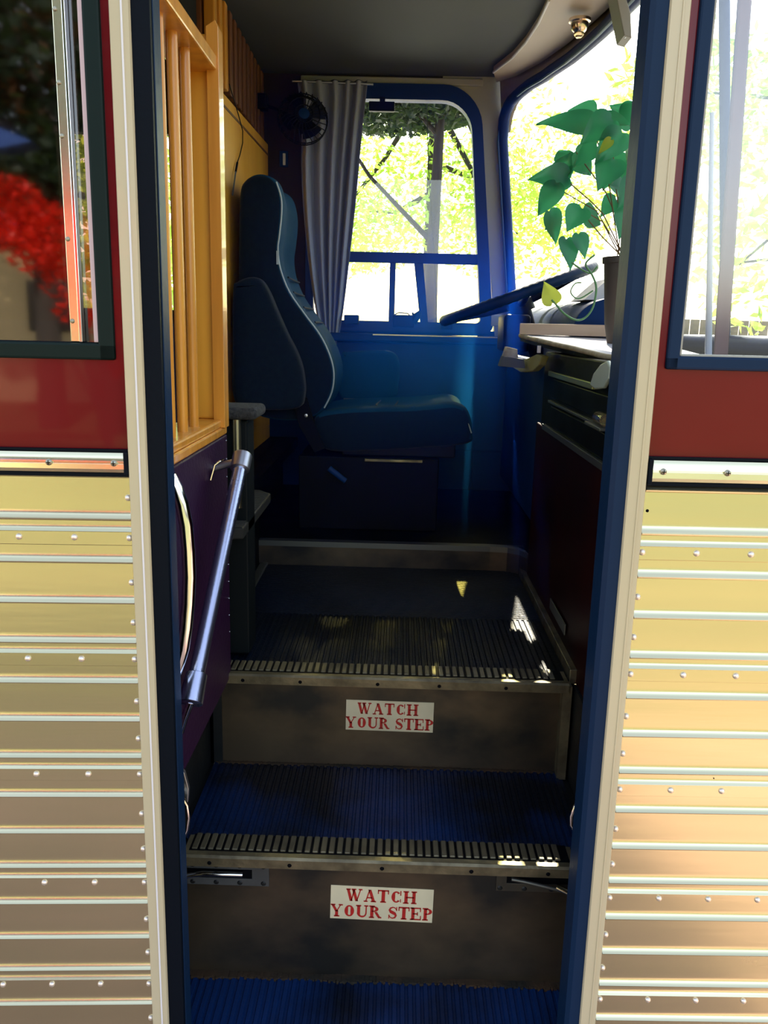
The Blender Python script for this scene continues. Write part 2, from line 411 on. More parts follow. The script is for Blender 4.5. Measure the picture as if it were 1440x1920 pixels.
# ================================================================== STEPS
def ribbed(m, x0, x1, y0, y1, z, pitch, h, duty=.6):
    n = int((x1-x0)/pitch)
    pr = [(x0, z-.006)]
    for i in range(n):
        a = x0+i*pitch
        pr += [(a, z), (a+pitch*.12, z+h), (a+pitch*duty, z+h), (a+pitch*(duty+.12), z)]
    pr += [(x1, z), (x1, z-.006)]
    # bottom edge closes the strip
    b = m.b
    A = [b.verts.new((p[0], y0, p[1])) for p in pr]; B = [b.verts.new((p[0], y1, p[1])) for p in pr]
    for i in range(len(pr)-1): b.faces.new((A[i], A[i+1], B[i+1], B[i]))
    b.faces.new((A[-1], A[0], B[0], B[-1])); 
    return m
def ribbed_y(m, x0, x1, y0, y1, z, pitch, h):
    n = int((y1-y0)/pitch); b = m.b; pr = [(y0, z-.006)]
    for i in range(n):
        a = y0+i*pitch
        pr += [(a, z), (a+pitch*.15, z+h), (a+pitch*.55, z+h), (a+pitch*.7, z)]
    pr += [(y1, z), (y1, z-.006)]
    A = [b.verts.new((x0, p[0], p[1])) for p in pr]; B = [b.verts.new((x1, p[0], p[1])) for p in pr]
    for i in range(len(pr)-1): b.faces.new((A[i], B[i], B[i+1], A[i+1]))
    b.faces.new((A[-1], B[-1], B[0], A[0]))
    return m

def nosing(t, x0, x1, yf, z, ym, screws, fin0):
    m = MB()
    m.prism([(yf, z-.020), (yf-.001, z-.003), (yf+.003, z+.0005), (ym, z+.0005), (ym, z-.004), (yf+.004, z-.004), (yf+.004, z-.020)], x0, x1, 'x')
    o = m.build('nosing', M['nosing'], t)
    f = MB(); n = int((x1-x0-.02)/.0141)
    for i in range(n):
        a = x0+.012+i*.0141
        f.box(a, a+.0098, fin0, ym+.002, z+.0004, z+.0042, .0012, seg=1)
    f.build('grip_fins', M['fin'], o)
    MB().box(x0+.008, x1-.008, fin0-.002, ym+.003, z+.0002, z+.0009).build('fin_channel', M['black'], o)
    for x in screws:
        MB().lathe([(.0001, .0012), (.0028, .001), (.0040, -.001)], 12, Matrix.Translation((x, yf-.0012, z-.0125)) @ Matrix.Rotation(PI/2, 4, 'X')).build('screw', M['black'], o, smooth=True)
# lowest step
t = thing('entry_step', 'lowest entry step, blue ribbed rubber tread at the foot of the doorway', 'step')
m = MB(); ribbed(m, -.372, .345, -.06, .205, .341, .0139, .003); m.build('ribbed_tread', M['mat_blue'], t, fix=False)
MB().box(-.375, .372, -.065, .212, .30, .337).build('step_pan', M['well'], t)
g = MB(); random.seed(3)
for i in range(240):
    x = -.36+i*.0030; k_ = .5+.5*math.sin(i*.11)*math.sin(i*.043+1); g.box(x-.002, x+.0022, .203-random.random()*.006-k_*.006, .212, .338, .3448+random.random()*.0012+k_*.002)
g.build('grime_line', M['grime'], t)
# middle step: riser + tread + nosing
t = thing('entry_step', 'middle entry step with worn metal nosing above the lower warning sticker', 'step')
MB().box(-.372, .372, .210, .214, .335, .590).build('riser', M['riser'], t)
m = MB(); ribbed(m, -.366, .360, .232, .500, .600, .0139, .003); m.build('ribbed_tread', M['mat_dark'] if 0 else M['mat_blue'], t, fix=False)
MB().box(-.374, .372, .212, .505, .575, .596).build('step_pan', M['well'], t)
nosing(t, -.352, .328, .180, .603, .240, (-.305, -.166, -.006, .148, .280), .197)
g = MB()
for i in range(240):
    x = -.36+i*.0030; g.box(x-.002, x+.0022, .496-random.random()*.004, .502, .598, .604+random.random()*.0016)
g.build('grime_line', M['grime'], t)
# top platform
t = thing('entry_platform', 'top entry platform with dark ribbed matting and worn metal nosing above the upper sticker', 'step')
MB().box(-.352, .350, .500, .504, .598, .800).build('riser', M['riser'], t)
for xa in (-.366, .348): MB().box(xa, xa+.018, .496, .504, .598, .800).build('edge_flange', M['well'], t)
m = MB(); ribbed(m, -.372, .362, .520, .84, .811, .0128, .0028); m.build('ribbed_matting', M['mat_dark'], t, fix=False)
m = MB(); ribbed_y(m, -.372, .362, .842, 1.268, .811, .0085, .0020); m.build('cross_ribbed_matting', M['mat_dark'], t, fix=False)
MB().box(-.376, .376, .502, 1.27, .785, .807).build('platform_pan', M['well'], t)
MB().box(-.395, -.371, .47, 1.27, .795, .818, .003).build('side_angle', M['grayrail'], t)
nosing(t, -.366, .358, .468, .814, .530, (-.298, -.182, -.026, .098, .232), .486)
MB().box(.3475, .366, .474, .500, .60, .806).build('corner_bracket', M['nosing'], t)

# stairwell side walls
MB().box(-.392, -.374, .045, .50, .30, .80).build('wall_stairwell_left', M['well']); struct(bpy.data.objects['wall_stairwell_left'])
MB().box(.373, .385, .045, .50, .30, .80).build('wall_stairwell_right', M['well']); struct(bpy.data.objects['wall_stairwell_right'])
# platform's right ledge with two worn rails
t = thing('ledge_rail', 'worn double metal rail along the right side of the platform', 'rail')
MB().box(.364, .388, .50, 1.27, .80, .832, .002).build('lower_rail', M['nosing'], t)
MB().box(.392, .398, .50, 1.27, .80, .868, .002).build('upper_rail', M['nosing'], t)

# ------------------------------------------------------------------ warning stickers
def glyph_strokes(ch):
    T, t_ = .30, .10          # thick, thin (cap height 1)
    def ln(x0, y0, x1, y1, w): return ('l', x0, y0, x1, y1, w)
    def sf(x0, x1, y): return ('l', x0, y, x1, y, t_*1.05, 'h')
    if ch == 'W': return 1.42, [ln(.16, .95, .45, .02, .25), ln(.45, .02, .70, .95, .10), ln(.62, .95, .93, .02, .25), ln(.93, .02, 1.24, .95, .10), sf(0, .38, .95), sf(.46, .86, .95), sf(1.08, 1.40, .95)]
    if ch == 'A': return 1.08, [ln(.18, .04, .50, .98, .10), ln(.50, .98, .86, .04, .27), ('l', .30, .34, .72, .34, .10, 'h'), sf(0, .34, .05), sf(.62, 1.08, .05)]
    if ch == 'T': return .98, [ln(.49, .05, .49, .95, T), ('l', .02, .95, .96, .95, .11, 'h'), sf(.24, .74, .05), ln(.05, .68, .05, .99, .09), ln(.93, .68, .93, .99, .09)]
    if ch == 'C': return 1.0, [('a', .52, .5, .42, .45, 42, 318, 1), ln(.90, .62, .90, .99, .09), ln(.90, .08, .90, .34, .07)]
    if ch == 'H': return 1.18, [ln(.25, .05, .25, .95, T-.02), ln(.93, .05, .93, .95, T-.02), ('l', .25, .5, .93, .5, .10, 'h'), sf(0, .48, .95), sf(0, .48, .05), sf(.70, 1.18, .95), sf(.70, 1.18, .05)]
    if ch == 'Y': return 1.06, [ln(.16, .96, .53, .42, .25), ln(.53, .42, .88, .96, .10), ln(.53, .05, .53, .5, .26), sf(0, .40, .95), sf(.70, 1.06, .95), sf(.30, .78, .05)]
    if ch == 'O': return 1.04, [('a', .52, .5, .42, .45, 0, 360, 1)]
    if ch == 'U': return 1.10, [ln(.24, .35, .24, .95, .27), ln(.90, .35, .90, .95, .11), ('u', .56, .36, .33, .32), sf(0, .46, .95), sf(.72, 1.08, .95)]
    if ch == 'R': return 1.12, [ln(.25, .05, .25, .95, T-.02), ('p', .40, .73, .36, .22), ln(.58, .50, .88, .08, .25), sf(0, .46, .05), sf(0, .5, .95), sf(.80, 1.10, .06)]
    if ch == 'S': return .86, [('s',), ln(.76, .66, .76, .98, .08), ln(.10, .02, .10, .34, .08)]
    if ch == 'E': return 1.02, [ln(.25, .05, .25, .95, T-.02), ('l', .1, .95, .92, .95, .10, 'h'), ('l', .1, .05, .95, .05, .10, 'h'), ('l', .25, .5, .66, .5, .10, 'h'), ln(.89, .66, .89, .97, .08), ln(.92, .03, .92, .36, .08), ln(.64, .36, .64, .64, .08), sf(0, .3, .95), sf(0, .3, .05)]
    if ch == 'P': return 1.0, [ln(.25, .05, .25, .95, T-.02), ('p', .42, .71, .36, .24), sf(0, .50, .05), sf(0, .5, .95)]
    return .42, []
def text_mesh(m, lines):
    """lines: (string, x centre, baseline z, cap height, width scale, extra tracking)"""
    b = m.b
    def quad(ps, y):
        vs = [b.verts.new((p[0], y, p[1])) for p in ps]; b.faces.new(vs)
    for s, xc, zb, H, ws, tr, yy in lines:
        tot = sum(glyph_strokes(c)[0]*ws + tr for c in s) - tr
        x = xc - tot*H/2
        for c in s:
            wd, st = glyph_strokes(c)
            def T(px, py): return (x + px*ws*H, zb + py*H)
            for q in st:
                if q[0] == 'l':
                    _, x0, y0, x1, y1, w = q[:6]
                    if len(q) > 6: quad([T(x0, y0-w/2), T(x1, y1-w/2), T(x1, y1+w/2), T(x0, y0+w/2)], yy)
                    else: quad([T(x0-w/2, y0), T(x1-w/2, y1), T(x1+w/2, y1), T(x0+w/2, y0)], yy)
                else:
                    N = 26; pts = []
                    if q[0] == 'a':
                        _, cx, cy, rx, ry, a0, a1, _k = q
                        for i in range(N+1):
                            a = R(a0+(a1-a0)*i/N); w = .06+.10*abs(math.cos(a)); w2 = .055
                            pts.append(((cx+(rx+0)*math.cos(a), cy+ry*math.sin(a)), (cx+(rx-w*2)*math.cos(a), cy+(ry-w2*2)*math.sin(a))))
                    elif q[0] == 'u':
                        _, cx, cy, rx, ry = q
                        for i in range(N+1):
                            a = R(180+180*i/N); wl_ = .27 if a < R(270) else .11; k = abs(math.cos(a))
                            pts.append(((cx+(rx+wl_/2*k)*math.cos(a), cy+(ry+.03)*math.sin(a)), (cx+(rx-wl_/2*k)*math.cos(a), cy+(ry-.11)*math.sin(a))))
                    elif q[0] == 'p':
                        _, cx, cy, rx, ry = q
                        pts.append(((.25, cy+ry+.0), (.25, cy+ry-.10)))
                        for i in range(N+1):
                            a = R(90-180*i/N); k = math.cos(a)
                            pts.append(((cx+(rx+.06)*k, cy+ry*math.sin(a)), (cx+(rx-.20)*k, cy+(ry-.09)*math.sin(a))))
                        pts.append(((.25, cy-ry), (.25, cy-ry+.10)))
                    elif q[0] == 's':
                        cl = [(.74, .74), (.62, .90), (.42, .94), (.22, .86), (.15, .72), (.24, .59), (.43, .51), (.62, .42), (.71, .28), (.62, .12), (.42, .06), (.22, .12), (.12, .28)]
                        ws_ = [.07, .08, .09, .13, .19, .24, .26, .24, .19, .13, .09, .08, .07]
                        for i, p in enumerate(cl):
                            a = Vector(cl[min(i+1, 12)])-Vector(cl[max(i-1, 0)]); nn = Vector((-a.y, a.x)).normalized()*ws_[i]/2
                            pts.append(((p[0]+nn.x, p[1]+nn.y), (p[0]-nn.x, p[1]-nn.y)))
                    for i in range(len(pts)-1):
                        quad([T(*pts[i][0]), T(*pts[i+1][0]), T(*pts[i+1][1]), T(*pts[i][1])], yy)
            x += (wd*ws+tr)*H
def sticker(x0, x1, z0, z1, y, label, tilt=0):
    t = thing('warning_sticker', label, 'sticker', ((x0+x1)/2, y, (z0+z1)/2))
    t.rotation_euler.y = tilt
    w, h = (x1-x0)/2, (z1-z0)/2
    MB().box(-w, w, -.0008, 0, -h, h).build('backing', M['sticker'], t)
    m = MB(); text_mesh(m, [('WATCH', -.001 if tilt > R(.6) else -.004, h-.0305, .0255, .80, .10, -.0014), ('YOUR STEP', .0015, -h+.0045, .0255, .80, .045, -.0014)])
    m.build('lettering', M['redink'], t, fix=False)
sticker(-.0965, .0865, .464, .5315, .2098, 'red and white WATCH YOUR STEP sticker on the lower riser, brighter and cracked', R(.9))
sticker(-.0905, .0905, .684, .751, .4998, 'red and white WATCH YOUR STEP sticker on the upper riser, just below the platform nosing', R(.4))

# latch plates on the lower riser
def latch(x0, x1, z0, z1, label, flip):
    t = thing('latch_plate', label, 'latch')
    m = MB(); s0, s1 = (x0, x1)
    if not flip: slot = (x0+.0, x1-.030, z0+.014, z1-.013)
    else: slot = (x0+.018, x1, z0+.016, z1-.012)
    m.box(x0, x1, .2065, .2100, z0, slot[2], .0008); m.box(x0, x1, .2065, .2100, slot[3], z1, .0008)
    if not flip: m.box(slot[1], x1, .2065, .2100, slot[2]-.001, slot[3]+.001)
    else: m.box(x0, slot[0], .2065, .2100, slot[2]-.001, slot[3]+.001)
    m.build('plate', mat('grey_painted_plate', (.075, .082, .088), .55, .3, (.06, .065, .07), 20) if not flip else mat('brown_worn_plate', (.07, .06, .045), .5, .5, (.04, .04, .035), 20), t)
    MB().box(slot[0], slot[1], .2090, .2099, slot[2], slot[3]).build('slot', M['black'], t)
    xs = [x0+.010+i*(x1-x0-.020)/3 for i in range(4)] if not flip else [x0+.007, x0+.05, x0+.098]
    for i, x in enumerate(xs):
        for z in (z0+.006, z1-.006):
            MB().lathe([(.0001, .0015), (.003, .0013), (.0048, -.0004)], 12, Matrix.Translation((x, .2062, z)) @ Matrix.Rotation(PI/2, 4, 'X')).build('bolt', M['well'], t, smooth=True)
    zc = (slot[2]+slot[3])/2
    if not flip:
        MB().tube([(x0-.018, .185, zc-.03), (x0-.012, .190, zc-.012), (x0+.005, .196, zc+.002), (x0+.03, .200, zc+.004), (x0+.10, .203, zc+.002)], .0045, 12).build('chrome_rod', M['chrome'], t, smooth=True)
    else:
        MB().tube([(slot[0]+.008, .203, zc+.004), (slot[0]+.03, .202, zc+.001), (slot[1]+.0, .192, zc-.012)], .0035, 12).build('rod', M['grayrail'], t, smooth=True)
        MB().tube([(slot[1]-.028, .1975, zc-.004), (slot[1]+.014, .186, zc-.017)], .0055, 12).build('brass_sleeve', M['alu_strip'], t, smooth=True)
latch(-.352, -.206, .527, .5725, 'grey bolted latch plate with chrome rod left on the lower riser', False)
latch(.196, .328, .534, .5765, 'brown worn latch plate with pale rod right on the lower riser', True)

# ================================================================== LEFT OF THE STAIRS
# purple vinyl panel and spindle screen
t = thing('vinyl_panel', 'dark purple vinyl panel under the wooden spindle screen', 'panel')
MB().box(-.345, -.326, .045, .492, .80, 1.296, .003).build('panel_face', M['purple'], t)
for i in range(12): MB().lathe([(.0001, .0012), (.0012, .001), (.0016, 0)], 8, Matrix.Translation((-.3255, .480, 1.285-i*.035)) @ Matrix.Rotation(PI/2, 4, 'Y')).build('stud', M['steel_cap'], t)
t = thing('spindle_screen', 'golden pine spindle screen standing just inside the left jamb', 'wooden screen')
MB().box(-.405, -.326, .05, .492, 1.297, 1.312, .003).build('base_board', M['wood'], t)
MB().box(-.400, -.329, .05, .486, 1.312, 1.327, .004).build('bottom_rail', M['wood'], t)
MB().box(-.400, -.326, .05, .470, 1.924, 1.948, .003).build('top_rail', M['wood'], t)
MB().box(-.400, -.328, .468, .488, 1.327, 1.985, .004).build('end_board', M['wood_gold'], t)
MB().prism([(-.3220, 1.312), (-.3220, 1.992), (-.3270, 2.002), (-.3430, 1.992), (-.3430, 1.312)], .455, .492, 'y', .001).build('corner_post', M['wood'], t)
for y in (.12, .195, .270, .345):
    MB().tube([(-.353, y, 1.325), (-.353, y, 1.93)], .0088, 16).build('spindle', M['wood'], t, smooth=True)
MB().box(-.400, -.382, .05, .066, 1.334, 1.94, .002).build('back_slat', M['wood'], t)

# carpet-capped post beyond the screen
t = thing('capped_post', 'dark post with grey carpet cap beside the handrail top', 'post')
MB().box(-.392, -.300, .56, .64, .82, 1.315, .004).build('post_body', mat('dark_grey_post', (.005, .008, .010), .5, 0, spec=.1), t)
MB().tube([(-.318, .548, 1.14), (-.318, .548, 1.318)], .0085, 14).build('metal_pipe', mat('tarnished_pipe', (.30, .29, .20), .35, 1), t, smooth=True)
MB().box(-.400, -.277, .535, .66, 1.318, 1.342, .010, seg=3).build('carpet_cap', M['carpet'], t, smooth=True)
t = thing('ribbed_side_step', 'grey ribbed side step end behind the handrail', 'step')
m = MB(); m.prism([(-.33, .50), (-.300, .505), (-.300, .86), (-.33, .90), (-.60, .9), (-.60, .5)], 1.085, 1.108, 'z', .003)
m.build('step_edge', mat('grey_step_rubber', (.02, .022, .022), .6, spec=.2), t)
m = MB()
for i in range(30): m.box(-.36, -.304, .512+i*.0115, .5175+i*.0115, 1.108, 1.1105)
m.build('rib_tread', mat('grey_rib_rubber', (.05, .052, .048), .5, spec=.2), t)
# wall of the platform's left side
MB().box(-.60, -.398, .50, 1.27, .78, 1.085).build('wall_platform_left', M['black']); struct(bpy.data.objects['wall_platform_left'])
# diagonal handrail
t = thing('handrail', 'straight bluish steel tube handrail slanting up the left of the steps', 'handrail')
p1 = at(452, 868, Y=.36); p0 = at(361, 1300, Y=.075); d = (p1-p0).normalized()
MB().tube([p0, p1], .0122, 24).build('tube', M['steel'], t, smooth=True)
MB().tube([p1-d*.014, p1-d*.013, p1+d*.016, p1+d*.018], [.0155, .0172, .0172, .0155], 24).build('top_collar', M['steel_cap'], t, smooth=True)
MB().tube([p0-d*.016, p0-d*.015, p0+d*.030, p0+d*.032], [.0170, .0185, .0165, .013], 24).build('bottom_collar', M['steel'], t, smooth=True)
MB().tube([p1+d*.004, Vector((-.300, p1.y+.01, p1.z-.004)), Vector((-.326, p1.y+.01, p1.z-.012))], .007, 12).build('wall_bracket', M['steel_cap'], t, smooth=True)
MB().tube([Vector((-.324, .335, 1.235)), Vector((-.316, .335, 1.262)), Vector((-.308, .338, 1.268)), Vector((-.302, .345, 1.270))], .002, 8).build('hook', M['chrome'], t, smooth=True)
MB().tube([p0-d*.012, at(346, 1345, Y=.08), at(338, 1372, Y=.09)], .006, 12).build('bottom_pivot', M['chrome'], t, smooth=True)
# curved chrome grab bar
t = thing('grab_bar', 'curved polished chrome grab bar against the left door seal', 'grab bar')
pts = [(318, 893), (330, 915), (341, 945), (349, 985), (353, 1030), (355, 1080), (353, 1130), (349, 1175), (343, 1215), (336, 1240), (329, 1262)]
MB().tube([at(x, y, Y=.075) for x, y in pts], .0098, 16).build('bar', M['chrome'], t, smooth=True)
t = thing('door_lever', 'grey door linkage lever with chrome loop at the left seal', 'door linkage')
MB().prism([(at(330, 1430, Y=.10).x, at(330, 1430, Y=.1).z), (at(346, 1450, Y=.10).x, at(346, 1450, Y=.1).z), (at(354, 1480, Y=.1).x, at(354, 1480, Y=.1).z), (at(352, 1505, Y=.1).x, at(352, 1505, Y=.1).z), (at(330, 1520, Y=.1).x, at(330, 1520, Y=.1).z)], .10, .108, 'y', .001).build('lever', M['steel_cap'], t)
MB().tube([at(x, y, Y=.09) for x, y in [(338, 1490), (350, 1510), (353, 1532), (350, 1555), (343, 1572), (334, 1580)]], .0035, 10).build('loop', M['chrome'], t, smooth=True)
t = thing('door_lever', 'chrome door linkage loop at the right seal beside the lower nosing', 'door linkage')
MB().tube([at(x, y, Y=.09) for x, y in [(1090, 1500), (1078, 1512), (1071, 1530), (1071, 1546), (1080, 1560), (1092, 1566)]], .003, 10).build('loop', M['chrome'], t, smooth=True)
MB().tube([at(x, y, Y=.085) for x, y in [(1090, 1514), (1081, 1524), (1078, 1540), (1088, 1556)]], .0025, 10).build('inner_loop', M['chrome'], t, smooth=True)

# golden wood bulkhead behind the driver's seat
t = thing('wood_bulkhead', 'yellow pine bulkhead panel behind the driver seat', 'partition')
MB().prism([(1.30, .90), (1.30, 2.115), (2.14, 2.145), (2.14, .90)], -.545, -.500, 'x', .002).build('panel_board', M['wood_gold'], t)
MB().box(-.550, -.498, 1.27, 1.298, .90, 2.120, .002).build('edge_post', M['wood_brown'], t)
MB().prism([(1.30, 2.080), (1.30, 2.087), (2.14, 2.112), (2.14, 2.105)], -.55, -.4985, 'x').build('top_groove', M['wood_brown'], t)
t = thing('slat_screen', 'tall orange-brown vertical slat screen above the pine bulkhead', 'slatted screen')
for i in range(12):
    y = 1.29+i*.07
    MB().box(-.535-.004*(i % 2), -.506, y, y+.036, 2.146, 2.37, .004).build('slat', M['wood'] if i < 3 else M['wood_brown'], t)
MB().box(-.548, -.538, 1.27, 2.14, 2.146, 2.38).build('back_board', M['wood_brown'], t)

t = thing('hanging_cable', 'thin black cable with white plug hanging over the pine bulkhead', 'cable')
cp = [(430, 158), (438, 185), (447, 215), (455, 245), (455, 268), (450, 290), (445, 305)]
cpw = [at(x, y, X=-.494) for x, y in cp]
MB().tube(cpw, .0016, 8).build('cord', M['blackplastic'], t, smooth=True)
MB().tube([cpw[-1], at(442, 322, X=-.493)], .0034, 8).build('plug', M['blackplastic'], t, smooth=True)
MB().tube([at(442, 322, X=-.493), at(436, 366, X=-.493)], .0022, 8).build('pale_tip', M['paper'], t, smooth=True)

# ================================================================== CABIN SHELL
FY = 2.15
def S_(b, name, m, label=None, cat=None):
    o = b.build(name, m); struct(o, label, cat); return o
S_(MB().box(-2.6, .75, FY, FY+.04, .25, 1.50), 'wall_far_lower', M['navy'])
# far wall above with window holes: the driver's window and one window further back
m = MB()
WX0, WX1, WZ0, WZ1 = -.36, .335, 1.50, 2.372
m.box(-.80, WX0, FY, FY+.04, 1.50, 2.5); m.box(-1.30, -.80, FY, FY+.04, 1.50, 1.52); m.box(-1.30, -.80, FY, FY+.04, 2.2, 2.5)
m.box(-2.6, -1.30, FY, FY+.04, 1.5, 2.5); m.box(WX0, .32, FY, FY+.04, 2.345, 2.5)
S_(m, 'wall_far', M['darkwall'])
S_(MB().prism([(-2.6, .04), (-2.6, 2.2), (.33, 2.2), (.335, 2.13), (.395, 2.05), (.455, 1.90), (.505, 1.72), (.548, 1.50), (.585, 1.25), (.61, 1.0), (.622, .75), (.618, .5), (.60, .30), (.575, .14), (.55, .04)], 2.385, 2.42, 'z'), 'ceiling', M['ceiling'])
S_(MB().box(-.45, .66, 1.27, 2.15, .84, .885), 'floor', M['black'])
S_(MB().box(-2.6, -.392, .04, 2.15, 1.04, 1.075), 'floor_rear', M['black'])
S_(MB().box(-2.64, -2.6, 0, 2.2, .25, 2.5), 'wall_rear', M['darkwall'])
S_(MB().box(-.46, -.45, 1.02, 2.15, .84, 1.075), 'wall_floor_step', M['black'])
S_(MB().box(-1.16, .66, .35, 2.15, .25, .262), 'floor_underside', M['black'])
# floor edge lip with rounded right corner
t = thing('floor_edge_trim', 'dull metal edging with rounded right corner along the driver floor', 'edge trim')
pth = [Vector((-.40, 1.262, .882)), Vector((.28, 1.262, .882)), Vector((.33, 1.255, .882)), Vector((.362, 1.235, .882)), Vector((.378, 1.20, .882)), Vector((.382, 1.15, .882))]
rows = []
for p in pth:
    n_ = Vector((0, -1, 0)) if p.x < .3 else (p - Vector((.28, 1.15 if p.x > .37 else 1.17, .882))).normalized()*-1
    rows.append([p+Vector((0, 0, .004)), p+Vector((0, 0, -.012))])
m = MB(); m.grid([[r[0]+Vector((-.0, .03, 0)) for r in rows], [r[0] for r in rows], [r[1] for r in rows]]); m.build('lip', M['grayrail'], t, fix=False)
m = MB(); m.grid([[r[1]+Vector((0, .004, 0)) for r in rows], [r[1]+Vector((0, .004, -.06)) for r in rows]]); m.build('riser_face', M['riser'], t, fix=False)
S_(MB().box(-.40, .38, 1.272, 1.29, .80, .885), 'trim_4', M['riser'])

# driver's side window: rounded frame
def rrect(x0, x1, z0, z1, rTL, rTR, rBR, rBL, n=8):
    P = []
    for cx, cz, r, a0 in ((x1-rTR, z1-rTR, rTR, 0), (x0+rTL, z1-rTL, rTL, 90), (x0+rBL, z0+rBL, rBL, 180), (x1-rBR, z0+rBR, rBR, 270)):
        for i in range(n+1):
            a = R(a0+90*i/n); P.append((cx+r*math.cos(a), cz+r*math.sin(a)))
    return P
def ring(m, P, Q, y0, y1):
    b = m.b; n = len(P)
    V = [[b.verts.new((p[0], y, p[1])) for p in L] for L, y in ((P, y0), (Q, y0), (Q, y1), (P, y1))]
    for a in range(4):
        A, B = V[a], V[(a+1) % 4]
        for i in range(n): b.faces.new((A[i], A[(i+1) % n], B[(i+1) % n], B[i]))
    return m
def shear(P):   # right side of the opening leans forward towards its foot like the raked front
    o = []
    for x, z in P:
        k = max(0, min(1, (x+.1)/.4)); o.append((x + k*(2.343-z)*.115, z))
    return o
w = struct(empty('window_3'), 'driver side window with rounded blue-black frame and lower sliding panes', 'window')
Po = shear(rrect(-.36, .262, 1.49, 2.352, .05, .13, .03, .03)); Pi = shear(rrect(-.33, .225, 1.528, 2.300, .04, .10, .015, .02))
ring(MB(), Po, Pi, 2.118, 2.165).build('frame', M['frame_veil'], w)
MB().box(-.34, .315, 2.128, 2.150, 1.740, 1.778, .003).build('transom_bar', M['frame_veil'], w)
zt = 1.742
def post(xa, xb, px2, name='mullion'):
    MB().prism([(xa, 1.52), (xb, 1.52), (xb-.0, zt), (xa-.0, zt)], 2.130, 2.148, 'y', .001).build(name, M['frame_veil'], w)
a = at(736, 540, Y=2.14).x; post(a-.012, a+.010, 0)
MB().prism([(at(788, 600, Y=2.13).x, 1.525), (at(803, 600, Y=2.13).x, 1.525), (at(793, 508, Y=2.13).x, zt), (at(776, 508, Y=2.13).x, zt)], 2.130, 2.150, 'y', .001).build('mullion', M['frame_veil'], w)
b = MB(); b.prism([(p[0], p[1]) for p in shear(rrect(-.34, .235, 1.52, 2.31, .04, .10, .02, .02))], 2.140, 2.1425, 'y'); b.build('glass_pane', M['pane'], w)
q = MB().box(at(692, 200, Y=2.11).x, at(740, 200, Y=2.11).x, 2.095, 2.118, at(715, 210, Y=2.11).z, at(715, 192, Y=2.11).z, .002).build('latch', M['blackplastic'], w)
MB().box(at(712, 200, Y=2.11).x, at(722, 200, Y=2.11).x, 2.1, 2.118, at(715, 194, Y=2.11).z, at(715, 183, Y=2.11).z).build('latch_tab', M['blackplastic'], q)
# window further back, seen past the spindles
w = struct(empty('window_4'), 'rear side window glimpsed past the spindles', 'window')
frame_poly(MB(), -1.30, -.80, 1.52, 2.2, .03, 2.12, 2.165).build('frame', M['black'], w)
MB().box(-1.28, -.82, 2.140, 2.142, 1.54, 2.18).build('glass_pane', M['pane'], w)

# windshield: curved front with raked glass
WS = [(.335, 2.13), (.395, 2.05), (.455, 1.90), (.505, 1.72), (.548, 1.50), (.585, 1.25), (.61, 1.0), (.622, .75), (.618, .5), (.60, .30), (.575, .14), (.55, .06)]
RK = .115
def wsp(i, z, off=0):
    x, y = WS[i]; return Vector((x + (2.30-z)*RK + off, y, z))
def smooth_ws(n=7):
    o = []
    for i in range(len(WS)-1):
        for k in range(n):
            f = k/n; o.append((WS[i][0]*(1-f)+WS[i+1][0]*f, WS[i][1]*(1-f)+WS[i+1][1]*f))
    o.append(WS[-1]); return o
WSS = smooth_ws()
def topz(i):      # the upper edge sweeps up from a rounded far corner
    y = WSS[i][1]; T = [(2.13, 2.20), (2.115, 2.255), (2.09, 2.292), (2.05, 2.312), (1.98, 2.322), (1.85, 2.326), (1.6, 2.328), (1.3, 2.338), (.9, 2.36), (0, 2.370)]
    for (y0, z0), (y1, z1) in zip(T, T[1:]):
        if y0 >= y >= y1: return z0+(z1-z0)*(y0-y)/(y0-y1)
    return 2.38
def X(i, z): return WSS[i][0] + (2.30-z)*RK
w = struct(empty('window_5'), 'large curved windshield with blue-black rubber surround', 'window')
zb = 1.485
m = MB(); m.grid([[(X(i, z), WSS[i][1], z) for i in range(len(WSS))] for z in (zb, 2.5)])
m.build('glass_pane', M['pane'], w, smooth=True, fix=False)
m = MB()
tops = [Vector((X(i, topz(i)), WSS[i][1], topz(i))) for i in range(len(WSS))]
m.tube([Vector((X(0, z), WSS[0][1], z)) for z in (zb-.03, 1.8, 2.0, 2.17)] + tops[1:], .020, 12)
m.build('rubber_surround', M['frame_veil'], w, smooth=True)
m = MB(); m.tube([Vector((X(0, z)-.016, WSS[0][1]-.010, z)) for z in (zb-.03, 1.8, 2.0, 2.17)] + [t_+Vector((-.012, -.002, -.012)) for t_ in tops[1:]], .0045, 8)
m.build('locking_bead', mat('lighter_blue_bead', (.05, .13, .26), .3), w, smooth=True)
m = MB(); m.tube([Vector((X(i, zb), WSS[i][1], zb)) for i in range(len(WSS))], .02, 10); m.build('lower_surround', M['frame_veil'], w, smooth=True)
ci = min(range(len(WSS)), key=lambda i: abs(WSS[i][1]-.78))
m = MB(); m.tube([Vector((X(ci, z), WSS[ci][1], z)) for z in (zb, 2.0, 2.4)], .011, 12); m.build('centre_post', M['frame_veil'], w, smooth=True)
